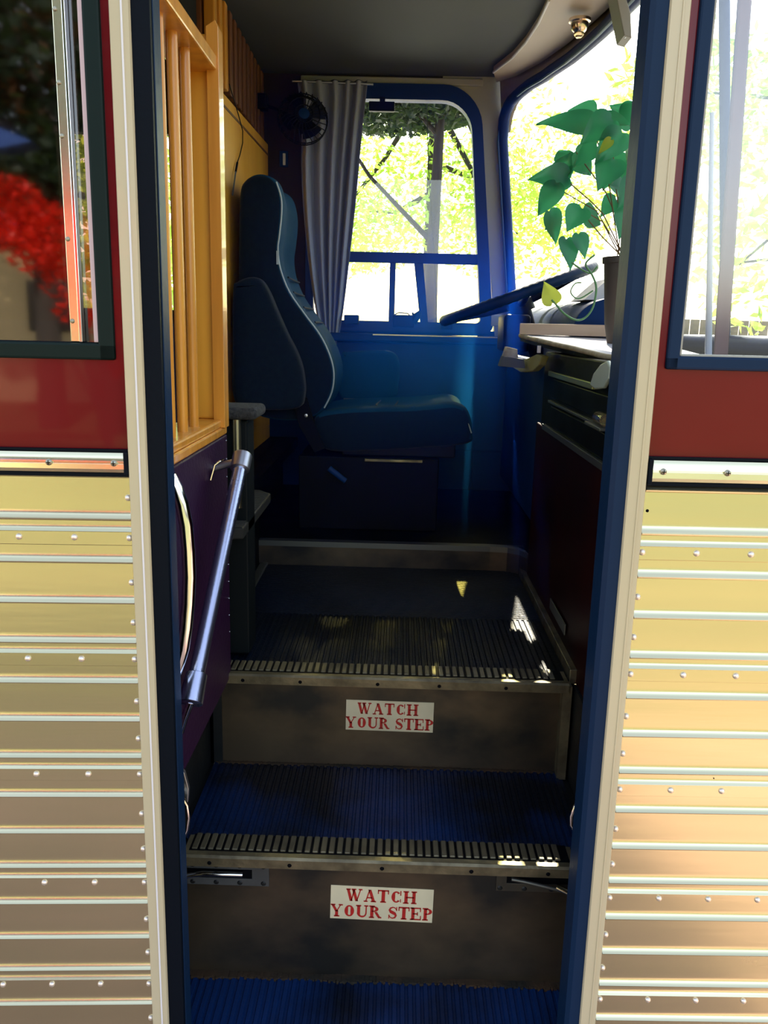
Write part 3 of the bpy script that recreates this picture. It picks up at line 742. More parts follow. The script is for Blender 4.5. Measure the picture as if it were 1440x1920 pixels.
# header over the windshield and front body under it
m = MB(); m.grid([[(X(i, topz(i)), WSS[i][1], topz(i)) for i in range(len(WSS))], [(X(i, 2.5)+.005, WSS[i][1], 2.5) for i in range(len(WSS))]])
m.grid([[(X(i, topz(i)), WSS[i][1], topz(i)) for i in range(len(WSS))], [(X(i, topz(i))+.03, WSS[i][1], topz(i)) for i in range(len(WSS))]])
S_(m, 'wall_front_header', M['beige'])
m = MB(); m.grid([[(X(i, .25), WSS[i][1], .25) for i in range(len(WSS))], [(X(i, zb), WSS[i][1], zb) for i in range(len(WSS))]])
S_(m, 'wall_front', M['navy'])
# far corner pillar between side window and windshield
m = MB()
pw = [(at(893, 150, Y=2.14), at(925, 150, Y=2.14)), (at(905, 300, Y=2.14), at(928, 300, Y=2.14)), (at(925, 480, Y=2.14), at(948, 480, Y=2.14)), (at(935, 560, Y=2.14), at(962, 560, Y=2.14)), (at(938, 620, Y=2.14), at(970, 620, Y=2.14))]
rows = [[a_, b_] for a_, b_ in pw]
m = MB(); m.prism([(p_[0]-.004, p_[1]-.004) for p_ in Po[8::-1]] + [(Po[-9][0]+.05, 1.45), (.46, 1.45), (.42, 1.70), (.375, 2.0), (.345, 2.30), (.39, 2.40), (Po[8][0]-.004, 2.40)], 2.140, 2.19, 'y')
S_(m, 'trim_5', M['pillar'])
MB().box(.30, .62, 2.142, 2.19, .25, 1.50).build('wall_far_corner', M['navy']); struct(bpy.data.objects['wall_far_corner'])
MB().box(-.38, .27, 2.128, 2.15, 2.352, 2.376, .004).build('trim_6', M['pillar']); struct(bpy.data.objects['trim_6'])
# reddish brown upright strip and slim rod behind the right window
p = thing('upright_strip', 'reddish brown upright strip behind the right window glass', 'pillar')  # plain upright strip, only filed under pillar
MB().prism([(.568, 1.46), (.594, 1.46), (.552, 2.38), (.530, 2.38)], .45, .456, 'y', .004).build('strip_board', mat('strip_red_brown', (.26, .11, .10), .6, 0, (.20, .10, .12), 9), p)
p = thing('window_blind_rod', 'slim white leaning rod behind the right window glass', 'rod')
MB().tube([(.540, .40, 1.46), (.503, .40, 1.86)], [.006, .0035], 10).build('rod_tube', M['white'], p, smooth=True)

# overhead panel with dome lamp
t = thing('overhead_panel', 'beige moulded overhead panel above the windshield', 'overhead panel')
e = [at(1030, -6, Z=2.372), at(1010, 40, Z=2.368), at(985, 80, Z=2.365), at(960, 110, Z=2.362), at(925, 138, Z=2.360)]
poly = [(v.x, v.y) for v in e] + [(x_-.018, y_) for x_, y_ in WS[:9]] + [(.50, .5)]
MB().prism(poly, 2.364, 2.384, 'z', .002).build('panel_board', M['beige'], t)
m = MB(); m.tube([Vector((v.x, v.y, 2.364)) for v in e], .004, 8); m.build('bright_edge', M['white'], t, smooth=True)
t = thing('dome_lamp', 'small round metal dome lamp on the overhead panel', 'lamp')
c = at(1087, 40, Z=2.34)
MB().lathe([(.0001, -.034), (.012, -.033), (.020, -.026), (.024, -.014), (.024, -.006), (.030, -.004), (.030, .004)], 24, Matrix.Translation((c.x, c.y, 2.342))).build('bezel', M['lampmetal'], t, smooth=True)
MB().lathe([(.0001, -.044), (.008, -.043), (.014, -.036), (.0145, -.030)], 20, Matrix.Translation((c.x, c.y, 2.342))).build('bulb_lens', M['amber'], t, smooth=True)
t = thing('sun_visor', 'dark slatted sun visor hanging at the windshield top right', 'sun visor')
A, B = at(1150, -10, Y=1.1), at(1172, 82, Y=1.1)
m = MB(); m.prism([(at(1141, -15, Y=1.1).x, at(1141, -15, Y=1.1).z), (at(1160, 80, Y=1.1).x, at(1160, 80, Y=1.1).z), (at(1174, 84, Y=1.1).x, at(1174, 84, Y=1.1).z), (at(1172, 40, Y=1.1).x, at(1172, 40, Y=1.1).z), (at(1156, -15, Y=1.1).x, at(1156, -15, Y=1.1).z)], 1.05, 1.12, 'y', .002)
m.build('visor_board', M['pillar'], t)
m = MB(); m.tube([at(1163, -12, Y=1.06), at(1176, 70, Y=1.06)], .006, 10); m.build('visor_rod', M['steel_cap'], t, smooth=True)

# ------------------------------------------------------------------ curtain, fan, switch
t = thing('curtain', 'long pleated grey curtain drawn to the left of the driver window', 'curtain')
rowsd = [(150, 556, 690), (175, 560, 688), (230, 566, 681), (300, 562, 675), (380, 566, 668), (450, 572, 660), (520, 580, 652), (580, 590, 645), (640, 602, 634), (660, 606, 632)]
NF = 96
rows = []
for y, xa, xb in rowsd:
    r = []
    f = (y-150)/500
    for k in range(NF+1):
        u = k/NF; ph = u*2*PI*5.4 + 1.1*math.sin(u*7+f*1.4+.5)
        p = at(xa+(xb-xa)*u, y, Y=2.065)
        amp = .012+.016*min(1, f*1.6+.2)*(.7+.5*math.sin(u*17))
        r.append(p + Vector((0, math.sin(ph)*amp, 0)))
    rows.append(r)
m = MB(); m.grid(rows); o = m.build('pleated_cloth', M['curtain'], t, fix=False, smooth=False)
for p_ in o.data.polygons: p_.use_smooth = True
so_ = o.modifiers.new('s', 'SOLIDIFY'); so_.thickness = .002
ss = o.modifiers.new('ss', 'SUBSURF'); ss.levels = 1; ss.render_levels = 1
MB().tube([at(548, 152, Y=2.06), at(700, 158, Y=2.06)], .004, 10).build('curtain_rail', M['steel_cap'], t, smooth=True)

t = thing('wall_fan', 'round dark cabin fan mounted in front of the curtain top', 'fan')
c = at(568, 222, Y=1.95)
Mx = Matrix.Translation(c) @ Matrix.Rotation(R(78), 4, 'X') @ Matrix.Rotation(R(12), 4, 'Y')
m = MB()
for k in range(26):
    a = 2*PI*k/26; m.tube([Mx @ Vector((.012*math.cos(a), .012*math.sin(a), .035)), Mx @ Vector((.055*math.cos(a+.3), .055*math.sin(a+.3), .034)), Mx @ Vector((.084*math.cos(a+.5), .084*math.sin(a+.5), .012)), Mx @ Vector((.084*math.cos(a+.5), .084*math.sin(a+.5), -.015))], .0016, 6)
for rr, zz in ((.084, .0), (.084, -.015), (.055, .034), (.030, .036)):
    m.tube([Mx @ Vector((rr*math.cos(a), rr*math.sin(a), zz)) for a in [2*PI*k/32 for k in range(33)]], .0022, 6)
m.build('guard', M['blackplastic'], t, smooth=True)
m = MB()
for k in range(4):
    a = PI/2*k; m.grid([[Mx @ Vector((r_*math.cos(a+da), r_*math.sin(a+da), .012+da*.02)) for da in (0, .3, .6, .95)] for r_ in (.014, .05, .076)])
m.build('blades', M['blackplastic'], t, fix=False)
MB().lathe([(.0001, .040), (.018, .038), (.020, .03), (.020, .0)], 20, Mx).build('hub', M['navy'], t, smooth=True)
MB().lathe([(.0001, .0), (.034, -.002), (.036, -.04), (.02, -.055), (.0001, -.056)], 20, Mx).build('motor_housing', M['blackplastic'], t, smooth=True)
MB().tube([c+Vector((-.02, .03, 0)), at(520, 205, Y=2.0), at(480, 192, Y=2.0)], .006, 10).build('arm', M['blackplastic'], t, smooth=True)
m = MB(); pa, pb = at(466, 176, Y=2.0), at(502, 206, Y=2.0); m.box(pa.x, pb.x, 1.98, 2.03, pb.z, pa.z, .006); m.build('mount', M['blackplastic'], t)
t = thing('wall_switch', 'small wall switch with pale rocker left of the curtain', 'switch')
pa, pb = at(524, 283, Y=2.14), at(540, 313, Y=2.14)
MB().box(pa.x, pb.x, 2.138, 2.150, pb.z, pa.z, .002).build('plate', M['navy'], t)
pa, pb = at(530, 287, Y=2.13), at(535, 309, Y=2.13)
MB().box(pa.x, pb.x, 2.132, 2.139, pb.z, pa.z, .001).build('rocker', M['white'], t)

# ------------------------------------------------------------------ driver's seat
t = thing('driver_seat', 'dark blue high-back driver seat with pale piping, facing the steering wheel', 'seat')
Yn, Yf = 1.40, 1.80
def P2(pts, Y): return [(at(x, y, Y=Y).x, at(x, y, Y=Y).z) for x, y in pts]
def spline(pts, n=5, closed=True):
    out_ = []; N = len(pts)
    for i in range(N if closed else N-1):
        p0_, p1_, p2_, p3_ = [Vector(pts[(i+k) % N] if closed else pts[max(0, min(N-1, i+k))]) for k in (-1, 0, 1, 2)]
        for k in range(n):
            u = k/n
            out_.append(tuple(.5*((2*p1_) + (p2_-p0_)*u + (2*p0_-5*p1_+4*p2_-p3_)*u*u + (3*p1_-p0_-3*p2_+p3_)*u**3)))
    if not closed: out_.append(tuple(pts[-1]))
    return out_
side = [(449, 360), (458, 338), (478, 326), (500, 327), (518, 341), (527, 370), (528, 400), (524, 440), (521, 468), (526, 505), (543, 548), (572, 590), (600, 628), (618, 665), (626, 700), (622, 735), (608, 765), (586, 783), (545, 790), (500, 785), (462, 765), (450, 700), (447, 600), (446, 500), (447, 420)]
prof = spline(P2(side, Yn))
cx = sum(p[0] for p in prof)/len(prof); cz = sum(p[1] for p in prof)/len(prof)
b = MB(); rows = []
nP = len(prof)
def inset(prof, d):
    o = []
    for i in range(nP):
        a_, c_ = Vector(prof[i-1]), Vector(prof[(i+1) % nP]); tg = (c_-a_).normalized(); nn = Vector((-tg.y, tg.x)) ; p_ = Vector(prof[i])
        o.append(p_ + nn*d)
    return o
# orientation test so that inset goes inwards
ar = sum(prof[i][0]*prof[(i+1) % nP][1]-prof[(i+1) % nP][0]*prof[i][1] for i in range(nP)); sg = 1 if ar > 0 else -1
Ws = Yf-Yn
secs = [(0, .014), (.004, .006), (.012, .001), (.022, 0), (.06, -.004), (.14, .004), (Ws/2, .009), (Ws-.14, .004), (Ws-.06, -.004), (Ws-.022, 0), (Ws-.012, .001), (Ws-.004, .006), (Ws, .014)]
V = []
for dy, ins in secs:
    V.append([b.b.verts.new((p_.x, Yn+dy, p_.y)) for p_ in inset(prof, ins*sg)])
for a_ in range(len(V)-1):
    for i in range(nP): b.b.faces.new((V[a_][i], V[a_][(i+1) % nP], V[a_+1][(i+1) % nP], V[a_+1][i]))
b.b.faces.new(V[0]); b.b.faces.new(V[-1][::-1])
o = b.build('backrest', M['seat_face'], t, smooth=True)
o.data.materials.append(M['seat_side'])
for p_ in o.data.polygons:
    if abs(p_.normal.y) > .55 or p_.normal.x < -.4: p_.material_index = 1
# bolster tufts across the lumbar
pip = [(518, 341), (527, 370), (528, 400), (524, 440), (521, 468), (526, 505), (543, 548), (572, 590), (600, 628), (618, 665), (626, 700), (622, 735), (608, 765)]
pp = spline([tuple(at(x, y, Y=Yn+.004)) for x, y in pip], 4, False)
MB().tube(pp, .0024, 8).build('piping', M['piping'], o, smooth=True)
for yy in (520, 548, 576, 604):
    k = {520: 533, 548: 543, 576: 562, 604: 583}[yy]
    q0 = at(k+6, yy, Y=Yn+.06); 
    MB().tube([q0+Vector((.002, 0, 0)), q0+Vector((.0005, .14, 0)), q0+Vector((.002, .28, 0))], .0028, 6).build('tuft_seam', M['seat_side'], o, smooth=True)
a_, b_ = at(520, 470, Y=Yn-.003), at(525, 496, Y=Yn-.003)
MB().box(a_.x-.003, a_.x+.004, Yn-.003, Yn, b_.z, a_.z).build('seam_tag', M['piping'], o)
# folded armrest at the near side
arm = P2([(440, 545), (447, 530), (470, 521), (490, 524), (505, 545), (520, 580), (540, 625), (560, 665), (570, 700), (572, 740), (556, 765), (470, 765), (441, 745), (439, 650)], 1.35)
o = MB().prism(spline(arm), 1.315, 1.385, 'y', .014, 3).build('folded_armrest', M['seat_side'], t, smooth=True)
# seat cushion
cs = P2([(588, 790), (600, 775), (640, 768), (700, 765), (760, 764), (815, 760), (850, 757), (872, 765), (883, 785), (886, 812), (878, 832), (800, 840), (700, 846), (620, 846), (592, 825)], Yn)
cp = spline(cs)
b = MB(); nP = len(cp); ar = sum(cp[i][0]*cp[(i+1) % nP][1]-cp[(i+1) % nP][0]*cp[i][1] for i in range(nP)); sg = 1 if ar > 0 else -1
V = []
for dy, ins in [(0, .012), (.004, .005), (.014, 0), (.05, -.002), (.10, .004), (Ws/2, .008), (Ws-.10, .004), (Ws-.05, -.002), (Ws-.014, 0), (Ws, .012)]:
    V.append([b.b.verts.new((p_.x, Yn+dy, p_.y)) for p_ in inset(cp, ins*sg)])
for a_ in range(len(V)-1):
    for i in range(nP): b.b.faces.new((V[a_][i], V[a_][(i+1) % nP], V[a_+1][(i+1) % nP], V[a_+1][i]))
b.b.faces.new(V[0]); b.b.faces.new(V[-1][::-1])
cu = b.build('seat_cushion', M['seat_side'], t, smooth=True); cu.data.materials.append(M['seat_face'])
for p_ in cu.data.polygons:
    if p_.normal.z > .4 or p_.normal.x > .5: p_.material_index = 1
MB().tube(spline([tuple(at(x, y, Y=Yn+.002)) for x, y in [(600, 784), (660, 782), (740, 781), (820, 778), (855, 777), (875, 790), (884, 812)]], 4, False), .0018, 8).build('piping', M['piping'], cu, smooth=True)
for x in (-.06, .0, .055, .105):
    MB().tube([(x, Yn+.03, at(750, 768, Y=Yn).z+.001), (x-.01, Yn+.16, at(750, 768, Y=Yn).z-.002), (x, Yn+.30, at(750, 768, Y=Yn).z)], .003, 6).build('tuft_seam', M['seat_side'], cu, smooth=True)
# far armrest
fa = P2([(640, 668), (655, 660), (700, 657), (730, 658), (745, 668), (750, 690), (747, 720), (735, 745), (640, 745)], 1.84)
MB().prism(spline(fa), 1.815, 1.875, 'y', .014, 3).build('far_armrest', M['seat_face'], t, smooth=True)
# recliner bracket, base
m = MB(); m.prism(P2([(545, 742), (575, 745), (592, 800), (610, 840), (590, 848), (562, 800)], 1.39), 1.385, 1.398, 'y', .001); rb = m.build('recliner_bracket', M['black'], t)
for x, y in ((558, 750), (574, 779)):
    c = at(x, y, Y=1.384); MB().lathe([(.0001, .004), (.005, .003), (.006, 0)], 12, Matrix.Translation(c) @ Matrix.Rotation(PI/2, 4, 'X')).build('bolt', M['steel_cap'], rb, smooth=True)
xa = at(560, 900, Y=1.42).x; xb = at(822, 900, Y=1.42).x
MB().box(xa, xb, 1.42, 1.78, .886, 1.115, .004).build('pedestal', M['black'], t)
MB().box(-.17, .18, 1.45, 1.76, 1.115, 1.16, .004).build('suspension_box', M['blackplastic'], t)
a_, b_ = at(684, 862, Y=1.415), at(792, 866, Y=1.415)
MB().box(a_.x, b_.x, 1.405, 1.425, a_.z-.004, a_.z+.004, .001).build('slide_rail', M['nosing'], t)
m = MB(); m.tube([at(617, 878, Y=1.36), at(648, 902, Y=1.36)], .009, 10); m.build('adjuster_handle', M['navy'], t, smooth=True)
t = thing('seat_paper', 'pale folded paper lying on the far side of the driver cushion', 'paper')
z = at(650, 752, Y=1.7).z
MB().box(at(640, 752, Y=1.7).x, at(716, 752, Y=1.7).x, 1.80, 1.86, z-.006, z, .001).build('sheet', M['paper'], t)

# ------------------------------------------------------------------ driver's side console under the window
t = thing('side_console', 'blue side console ledge under the driver window', 'console')
MB().box(-.30, .42, 2.02, 2.135, 1.452, 1.482, .006).build('ledge', M['navy'], t)
MB().box(-.30, .42, 2.06, 2.135, 1.05, 1.452, .006).build('cabinet_face', M['navy'], t)
MB().box(-.10, .42, 2.012, 2.020, 1.476, 1.480).build('bright_lip', M['steel_cap'], t)
def small(name, label, cat, pa, pb, y0, y1, m_, bev=.003):
    a_, b_ = at(*pa, Y=y0), at(*pb, Y=y0)
    o = MB().box(a_.x, b_.x, y0, y1, b_.z, a_.z, bev).build(name, m_); tag(o, label, cat); return o
small('radio_box', 'small dark radio on the console ledge below the window mullion', 'radio', (737, 590), (776, 614), 2.05, 2.10, M['blackplastic'])
t = thing('microphone', 'handheld radio microphone standing right of the small radio', 'microphone')
MB().tube([at(775, 606, Y=2.06), at(782, 592, Y=2.06), at(788, 584, Y=2.06)], [.012, .014, .006], 10).build('mic_body', M['navy'], t, smooth=True)
MB().tube([at(740, 590, Y=2.06), at(748, 586, Y=2.05), at(765, 588, Y=2.05), at(775, 600, Y=2.05)], .002, 8).build('cord', M['blackplastic'], t, smooth=True)
MB().tube([at(773, 586, Y=2.07), at(776, 592, Y=2.07), at(777, 600, Y=2.07)], [.003, .005, .006], 8).build('clip', M['blackplastic'], t, smooth=True)
small('mirror_box', 'dark box at the left end of the console ledge beside the curtain', 'box', (645, 590), (672, 608), 2.04, 2.10, M['navy'])
small('wiper_knob', 'low dark switch block on the ledge under the steering wheel rim', 'switch', (828, 606), (848, 618), 2.03, 2.07, M['blackplastic'])

# steering wheel
t = thing('steering_wheel', 'large dark steering wheel seen edge-on with ridged rim', 'steering wheel')
c = Vector((.352, 1.52, at(965, 552, Y=1.52).z)); Rw = .232
ax = Vector((math.cos(R(21)), 0, math.sin(R(21)))); ay = Vector((0, 1, 0))
nrm = ax.cross(ay)
if nrm.z < 0: nrm = -nrm
N = 120; pts = []
rim = [c + ax*Rw*math.cos(2*PI*k/N) + ay*Rw*math.sin(2*PI*k/N) for k in range(N)]
b = MB(); rings = []
for k in range(N):
    rad = (rim[k]-c).normalized(); rr = .0155 + (.0012 if k % 2 else -.0008)
    rings.append([b.b.verts.new(rim[k] + (rad*math.cos(2*PI*j/10) + nrm*math.sin(2*PI*j/10))*rr) for j in range(10)])
for k in range(N):
    for j in range(10): b.b.faces.new((rings[k][j], rings[k][(j+1) % 10], rings[(k+1) % N][(j+1) % 10], rings[(k+1) % N][j]))
b.build('rim', M['blue_rubber'], t, smooth=True)
for a in (0, PI/2, PI, 3*PI/2):
    e_ = c + (ax*math.cos(a)+ay*math.sin(a))*Rw
    MB().tube([c-nrm*.03, c*.5+e_*.5-nrm*.02, e_], [.014, .010, .009], 10).build('spoke', M['blackplastic'], t, smooth=True)
MB().tube([c-nrm*.055, c-nrm*.02, c-nrm*.0], [.04, .038, .02], 20).build('hub', M['blackplastic'], t, smooth=True)
cb = c-nrm*.42+Vector((.03, 0, 0))
MB().tube([c-nrm*.05, c-nrm*.12, cb], [.028, .024, .03], 16).build('column', M['blackplastic'], t, smooth=True)
MB().box(c.x-.045, c.x+.035, 1.44, 1.60, c.z-.17, c.z-.06, .012, seg=3).build('column_shroud', M['blackplastic'], t, smooth=True)
# pale keys tag hanging on the column
small('toggle_plate', 'pale triangular plate hanging under the wheel beside the window corner', 'plate', (922, 590), (945, 612), 1.90, 1.91, mat('pale_plate', (.35, .38, .42), .5))

# instrument hood & dash
t = thing('dashboard', 'dark blue dashboard hood below the windshield', 'dashboard')
hood = spline([(.44, 1.42), (.43, 1.50), (.45, 1.555), (.50, 1.585), (.58, 1.59), (.66, 1.58)], 5, False)
MB().prism(hood + [(.66, 1.30), (.50, 1.30)], 1.05, 2.08, 'y', .006).build('hood', M['navy'], t, smooth=True)
MB().box(.40, .66, 1.12, 2.08, .95, 1.42, .01).build('lower_dash', M['navy'], t)
MB().box(.425, .445, 1.25, 1.42, 1.40, 1.46, .004).build('gauge_panel', M['paper'], t)
MB().box(.46, .66, .12, 1.05, 1.20, 1.462, .006).build('near_dash', M['navy'], t)
t = thing('tent_card', 'white folded card on the dashboard behind the plant vine', 'card')
MB().prism([(.470, 1.585), (.555, 1.585), (.530, 1.640)], 1.12, 1.30, 'y').build('card', M['white'], t)
# papers heap between wheel and cabinet
tt = [((945, 650), (972, 672), 1.18, 'brown and white leaflet leaning between the dash and cabinet'), ((938, 668), (985, 688), 1.15, 'pale grey leaflet lying low beside the dash cabinet')]
for pa, pb, yy, lb in tt:
    a_, b_ = at(*pa, Y=yy), at(*pb, Y=yy)
    o = MB().prism([(a_.x, b_.z), (b_.x, b_.z-.004), (b_.x-.004, a_.z-.006), (a_.x+.008, a_.z)], yy, yy+.05, 'y', .001).build('leaflet', M['paper'] if yy < 1.16 else mat('leaflet_brown', (.25, .17, .13), .7, 0, (.5, .5, .5), 30)); tag(o, lb, 'paper')

# ------------------------------------------------------------------ dash cabinet beside the steps (right)
CX = .376
def onX(px, py, x=CX): return at(px, py, X=x)
t = thing('dash_cabinet', 'dark cabinet with rails and drawers along the right of the steps', 'cabinet')
MB().box(CX, .46, .13, 1.10, 1.262, 1.452, .004).build('body', M['black'], t)
MB().box(CX+.002, .40, .045, 1.18, .80, 1.262, .003).build('maroon_side', M['maroon'], t)
for zc, m_, yn, yf, h in ((1.402, M['greenrail'], .52, 1.0, .006), (1.335, M['grayrail'], .35, .98, .003), (1.266, M['grayrail'], .30, 1.04, .007)):
    MB().box(CX-.007, CX+.001, yn, yf, zc-h, zc+h, .001).build('edge_rail', m_, t)
MB().box(CX-.004, CX+.001, .14, .95, 1.345, 1.392, .002).build('drawer_front', M['black'], t)
MB().box(CX-.004, CX+.001, .14, .95, 1.278, 1.326, .002).build('drawer_front', M['black'], t)
MB().box(CX-.003, CX+.0, .62, .80, .86, .885, .001).build('kick_plate', M['grayrail'], t)
def blob(name, label, cat, pts, x0, x1, m_):
    P = [(onX(a_, b_, x0).y, onX(a_, b_, x0).z) for a_, b_ in pts]
    o = MB().prism(P, x0, x1, 'x', .003).build(name, m_); tag(o, label, cat)
    for p_ in o.data.polygons: p_.use_smooth = False
    return o
pale = mat('pale_green_plastic', (.42, .52, .46), .4, 0, (.50, .58, .50), 12)
blob('scraper_blade', 'pale green translucent paddle hung on the dash cabinet edge', 'paddle', [(1105, 722), (1112, 700), (1125, 683), (1137, 676), (1143, 688), (1140, 710), (1130, 728), (1115, 730)], .364, .372, pale)
blob('cleaning_sponge', 'yellow-green sponge tucked under the counter end', 'sponge', [(962, 690), (967, 678), (988, 672), (1005, 664), (1016, 668), (1010, 684), (998, 696), (975, 698)], .34, .358, mat('yellow_green_sponge', (.42, .42, .16), .9, bump=1))
small('white_clip', 'tiny white clip hanging under the counter front', 'clip', (1008, 648), (1014, 662), .92, .925, M['white'], .001)
t = thing('glass_jar', 'small amber glass jar lying at the right seal on the cabinet', 'jar')
c0, c1 = at(1114, 774, Y=.43), at(1142, 778, Y=.36)
c0.x = c1.x = CX-.0155; c0.z = c1.z = 1.3535
MB().box(CX-.030, CX-.004, .34, .46, 1.337, 1.342, .001).build('jar_ledge', M['grayrail'], t)
MB().tube([c0, c0*.8+c1*.2, c1], [.006, .011, .011], 16).build('jar_body', M['amber'], t, smooth=True)
MB().tube([c0+Vector((-.003, 0, 0)), c0+Vector((.001, 0, 0))], .0075, 16).build('lid', M['alu_strip'], t, smooth=True)

# counter with curved front
t = thing('corner_counter', 'small white counter with curved worn edge above the cabinet', 'counter')
ZC = 1.478
fr = [(976, 626, 1.12), (985, 633, 1.06), (1000, 640, .99), (1020, 646, .91), (1045, 651, .82), (1075, 655, .73), (1105, 657, .64), (1125, 655, .58), (1138, 650, .55), (1160, 648, .52)]
fp = [at(x, y, Y=Y_) for x, y, Y_ in fr]
def zc_(y_): return fp[0].z + (fp[6].z-fp[0].z)*(fp[0].y-y_)/(fp[0].y-fp[6].y)     # the counter slopes very slightly towards the steps
fp = [Vector((v.x, v.y, zc_(v.y))) for v in fp]
xr = .60
m = MB(); bt = [Vector((xr, v.y, v.z)) for v in fp]
for dz0, nm, mm in ((0, 'counter_top', M['white']), (-.0035, 'counter_board', M['black'])):
    m = MB(); th = .003 if nm == 'counter_top' else .014
    m.grid([[v+Vector((0, 0, dz0)) for v in fp], [v+Vector((0, 0, dz0)) for v in bt]])
    m.grid([[v+Vector((0, 0, dz0)) for v in fp], [v+Vector((0, 0, dz0-th)) for v in fp], [v+Vector((0, 0, dz0-th)) for v in bt]])
    m.build(nm, mm, t)
m = MB(); m.tube([v+Vector((0, 0, -.004)) for v in fp], .0055, 10); m.build('worn_edge', M['edge'], t, smooth=True)
a_ = Vector((at(974, 620, Y=1.08).x, 1.08, zc_(1.08))); b_ = Vector((at(1170, 610, Y=1.0).x, 1.0, zc_(1.0)))
d = b_-a_; ang = math.atan2(d.y, d.x)
t = thing('wood_batten', 'pale planed wood batten lying along the back of the counter', 'batten', (a_.x, a_.y, a_.z+.0008), ang)
MB().box(0, .30, 0, .030, 0, .028, .0012).build('batten_body', M['wood_pale'], t)

# ------------------------------------------------------------------ pothos in clay pot
pc = at(1165, 590, Y=.86)
t = thing('potted_pothos', 'green trailing pothos in a grey-brown pot on the counter', 'potted plant', (pc.x, .86, ZC-.003))
zr = at(1150, 480, Y=.86).z - ZC
MB().lathe([(.0001, 0), (.026, 0), (.036, .05), (.047, zr-.014), (.047, zr-.013), (.051, zr-.013), (.052, zr), (.046, zr), (.044, zr-.012), (.0001, zr-.014)], 32).build('pot', M['terracotta'], t, smooth=True)
MB().lathe([(.0001, zr-.008), (.043, zr-.010), (.043, zr-.014)], 24).build('soil', M['soil'], t)
base = Vector((pc.x, .86, ZC-.003)); top = base + Vector((0, 0, zr-.006))
def leaf(m, c, d, n, L, Wd, fold=.25, droop=.25):
    """heart-shaped leaf: c attachment, d direction of the tip, n rough normal"""
    d = d.normalized(); s = d.cross(n).normalized(); n = s.cross(d).normalized()
    prof_ = [(-.10, .18), (-.06, .34), (.04, .47), (.18, .52), (.36, .47), (.56, .35), (.76, .19), (.90, .08), (1.0, .0)]
    b = m.b; rows = []
    for u, w_ in prof_:
        dz = -droop*max(0, u)**2*L; mid_u = max(u, 0)
        r = []
        for k in (-1, -.55, 0, .55, 1):
            uu = u if k else mid_u
            r.append(b.verts.new(c + d*(uu*L) + s*(k*w_*Wd) + n*(abs(k)*w_*Wd*fold + dz + .03*L*math.sin(k*3+u*5))))
        rows.append(r)
    for i in range(len(rows)-1):
        for j in range(4): b.faces.new((rows[i][j], rows[i][j+1], rows[i+1][j+1], rows[i+1][j]))
leaves = [  # pixel of the leaf's attachment, pixel of its tip, depth, width factor
 (1112, 236, 1020, 222, .78, .62), (1112, 215, 1070, 205, .84, .9), (1130, 222, 1178, 228, .80, .8), (1165, 215, 1215, 208, .85, .9), (1145, 225, 1095, 262, .74, .7),
 (1165, 250, 1120, 300, .72, .7), (1190, 245, 1185, 320, .80, .7), (1118, 275, 1075, 308, .78, .7), (1080, 285, 1110, 325, .82, .8), (1150, 300, 1125, 348, .74, .75),
 (1180, 300, 1135, 345, .86, .6), (1060, 300, 1050, 285, .8, .9), (1062, 330, 1000, 333, .78, .55), (1050, 325, 1068, 290, .80, .8), (1042, 345, 1012, 402, .76, .55),
 (1055, 338, 1075, 312, .8, .7), (1190, 345, 1165, 385, .75, .8), (1165, 350, 1150, 345, .8, .9), (1090, 392, 1065, 428, .75, .9), (1095, 400, 1128, 418, .80, .8),
 (1030, 398, 1045, 452, .78, .6), (1045, 402, 1022, 430, .82, .5), (1062, 450, 1072, 498, .76, .6), (1085, 440, 1098, 478, .76, .65), (1180, 390, 1165, 440, .78, .8),
 (1195, 300, 1230, 340, .80, .8), (1200, 350, 1235, 400, .85, .8), (1210, 260, 1250, 250, .78, .8), (1185, 225, 1150, 200, .88, .8), (1135, 255, 1158, 275, .9, .8),
 (1155, 375, 1130, 400, .86, .7), (1175, 415, 1200, 450, .86, .7), (1150, 340, 1175, 372, .9, .8), (1060, 340, 1030, 362, .84, .6)]
m = MB(); st = MB(); random.seed(11)
for i, (x0, y0, x1, y1, Y, wf) in enumerate(leaves):
    a_ = at(x0, y0, Y=Y); b_ = at(x1, y1, Y=Y+random.uniform(-.03, .03)); d = b_-a_
    L = max(d.length, .035)*1.12
    nrm_ = Vector((random.uniform(-.4, .4), -1, random.uniform(.1, .9))).normalized()
    leaf(m, a_-base, d, nrm_, L, L*1.05*wf+.006, random.uniform(.1, .35), .15)
    if i % 2 == 0 and x0 > 1075:
        mid_ = (a_+top)/2+Vector((random.uniform(-.02, .01), random.uniform(-.02, .02), .03))
        st.tube([top-base+Vector((random.uniform(-.02, .02), random.uniform(-.02, .02), 0)), mid_-base, a_-base], .0013, 6)
st.tube([v-base for v in (top, at(1130, 400, Y=.8), at(1105, 375, Y=.79), at(1062, 338, Y=.78))], .0014, 6)
st.tube([v-base for v in (top, at(1130, 445, Y=.8), at(1105, 415, Y=.79), at(1090, 392, Y=.78))], .0014, 6)
st.tube([v-base for v in (top, at(1118, 395, Y=.8), at(1060, 362, Y=.79), at(1042, 345, Y=.78))], .0012, 6)
o = m.build('leaves', M['pothos'], t, fix=False, smooth=False)
for p_ in o.data.polygons: p_.use_smooth = True
o.modifiers.new('s', 'SUBSURF').render_levels = 1
st.build('stems', M['brownstem'], t, smooth=True)
v = MB(); vp = spline([tuple(at(x, y, Y=.72)-base) for x, y in [(1115, 478), (1098, 495), (1110, 515), (1118, 540), (1112, 575), (1098, 595), (1080, 600), (1058, 588), (1040, 568), (1034, 562)]], 5, False)
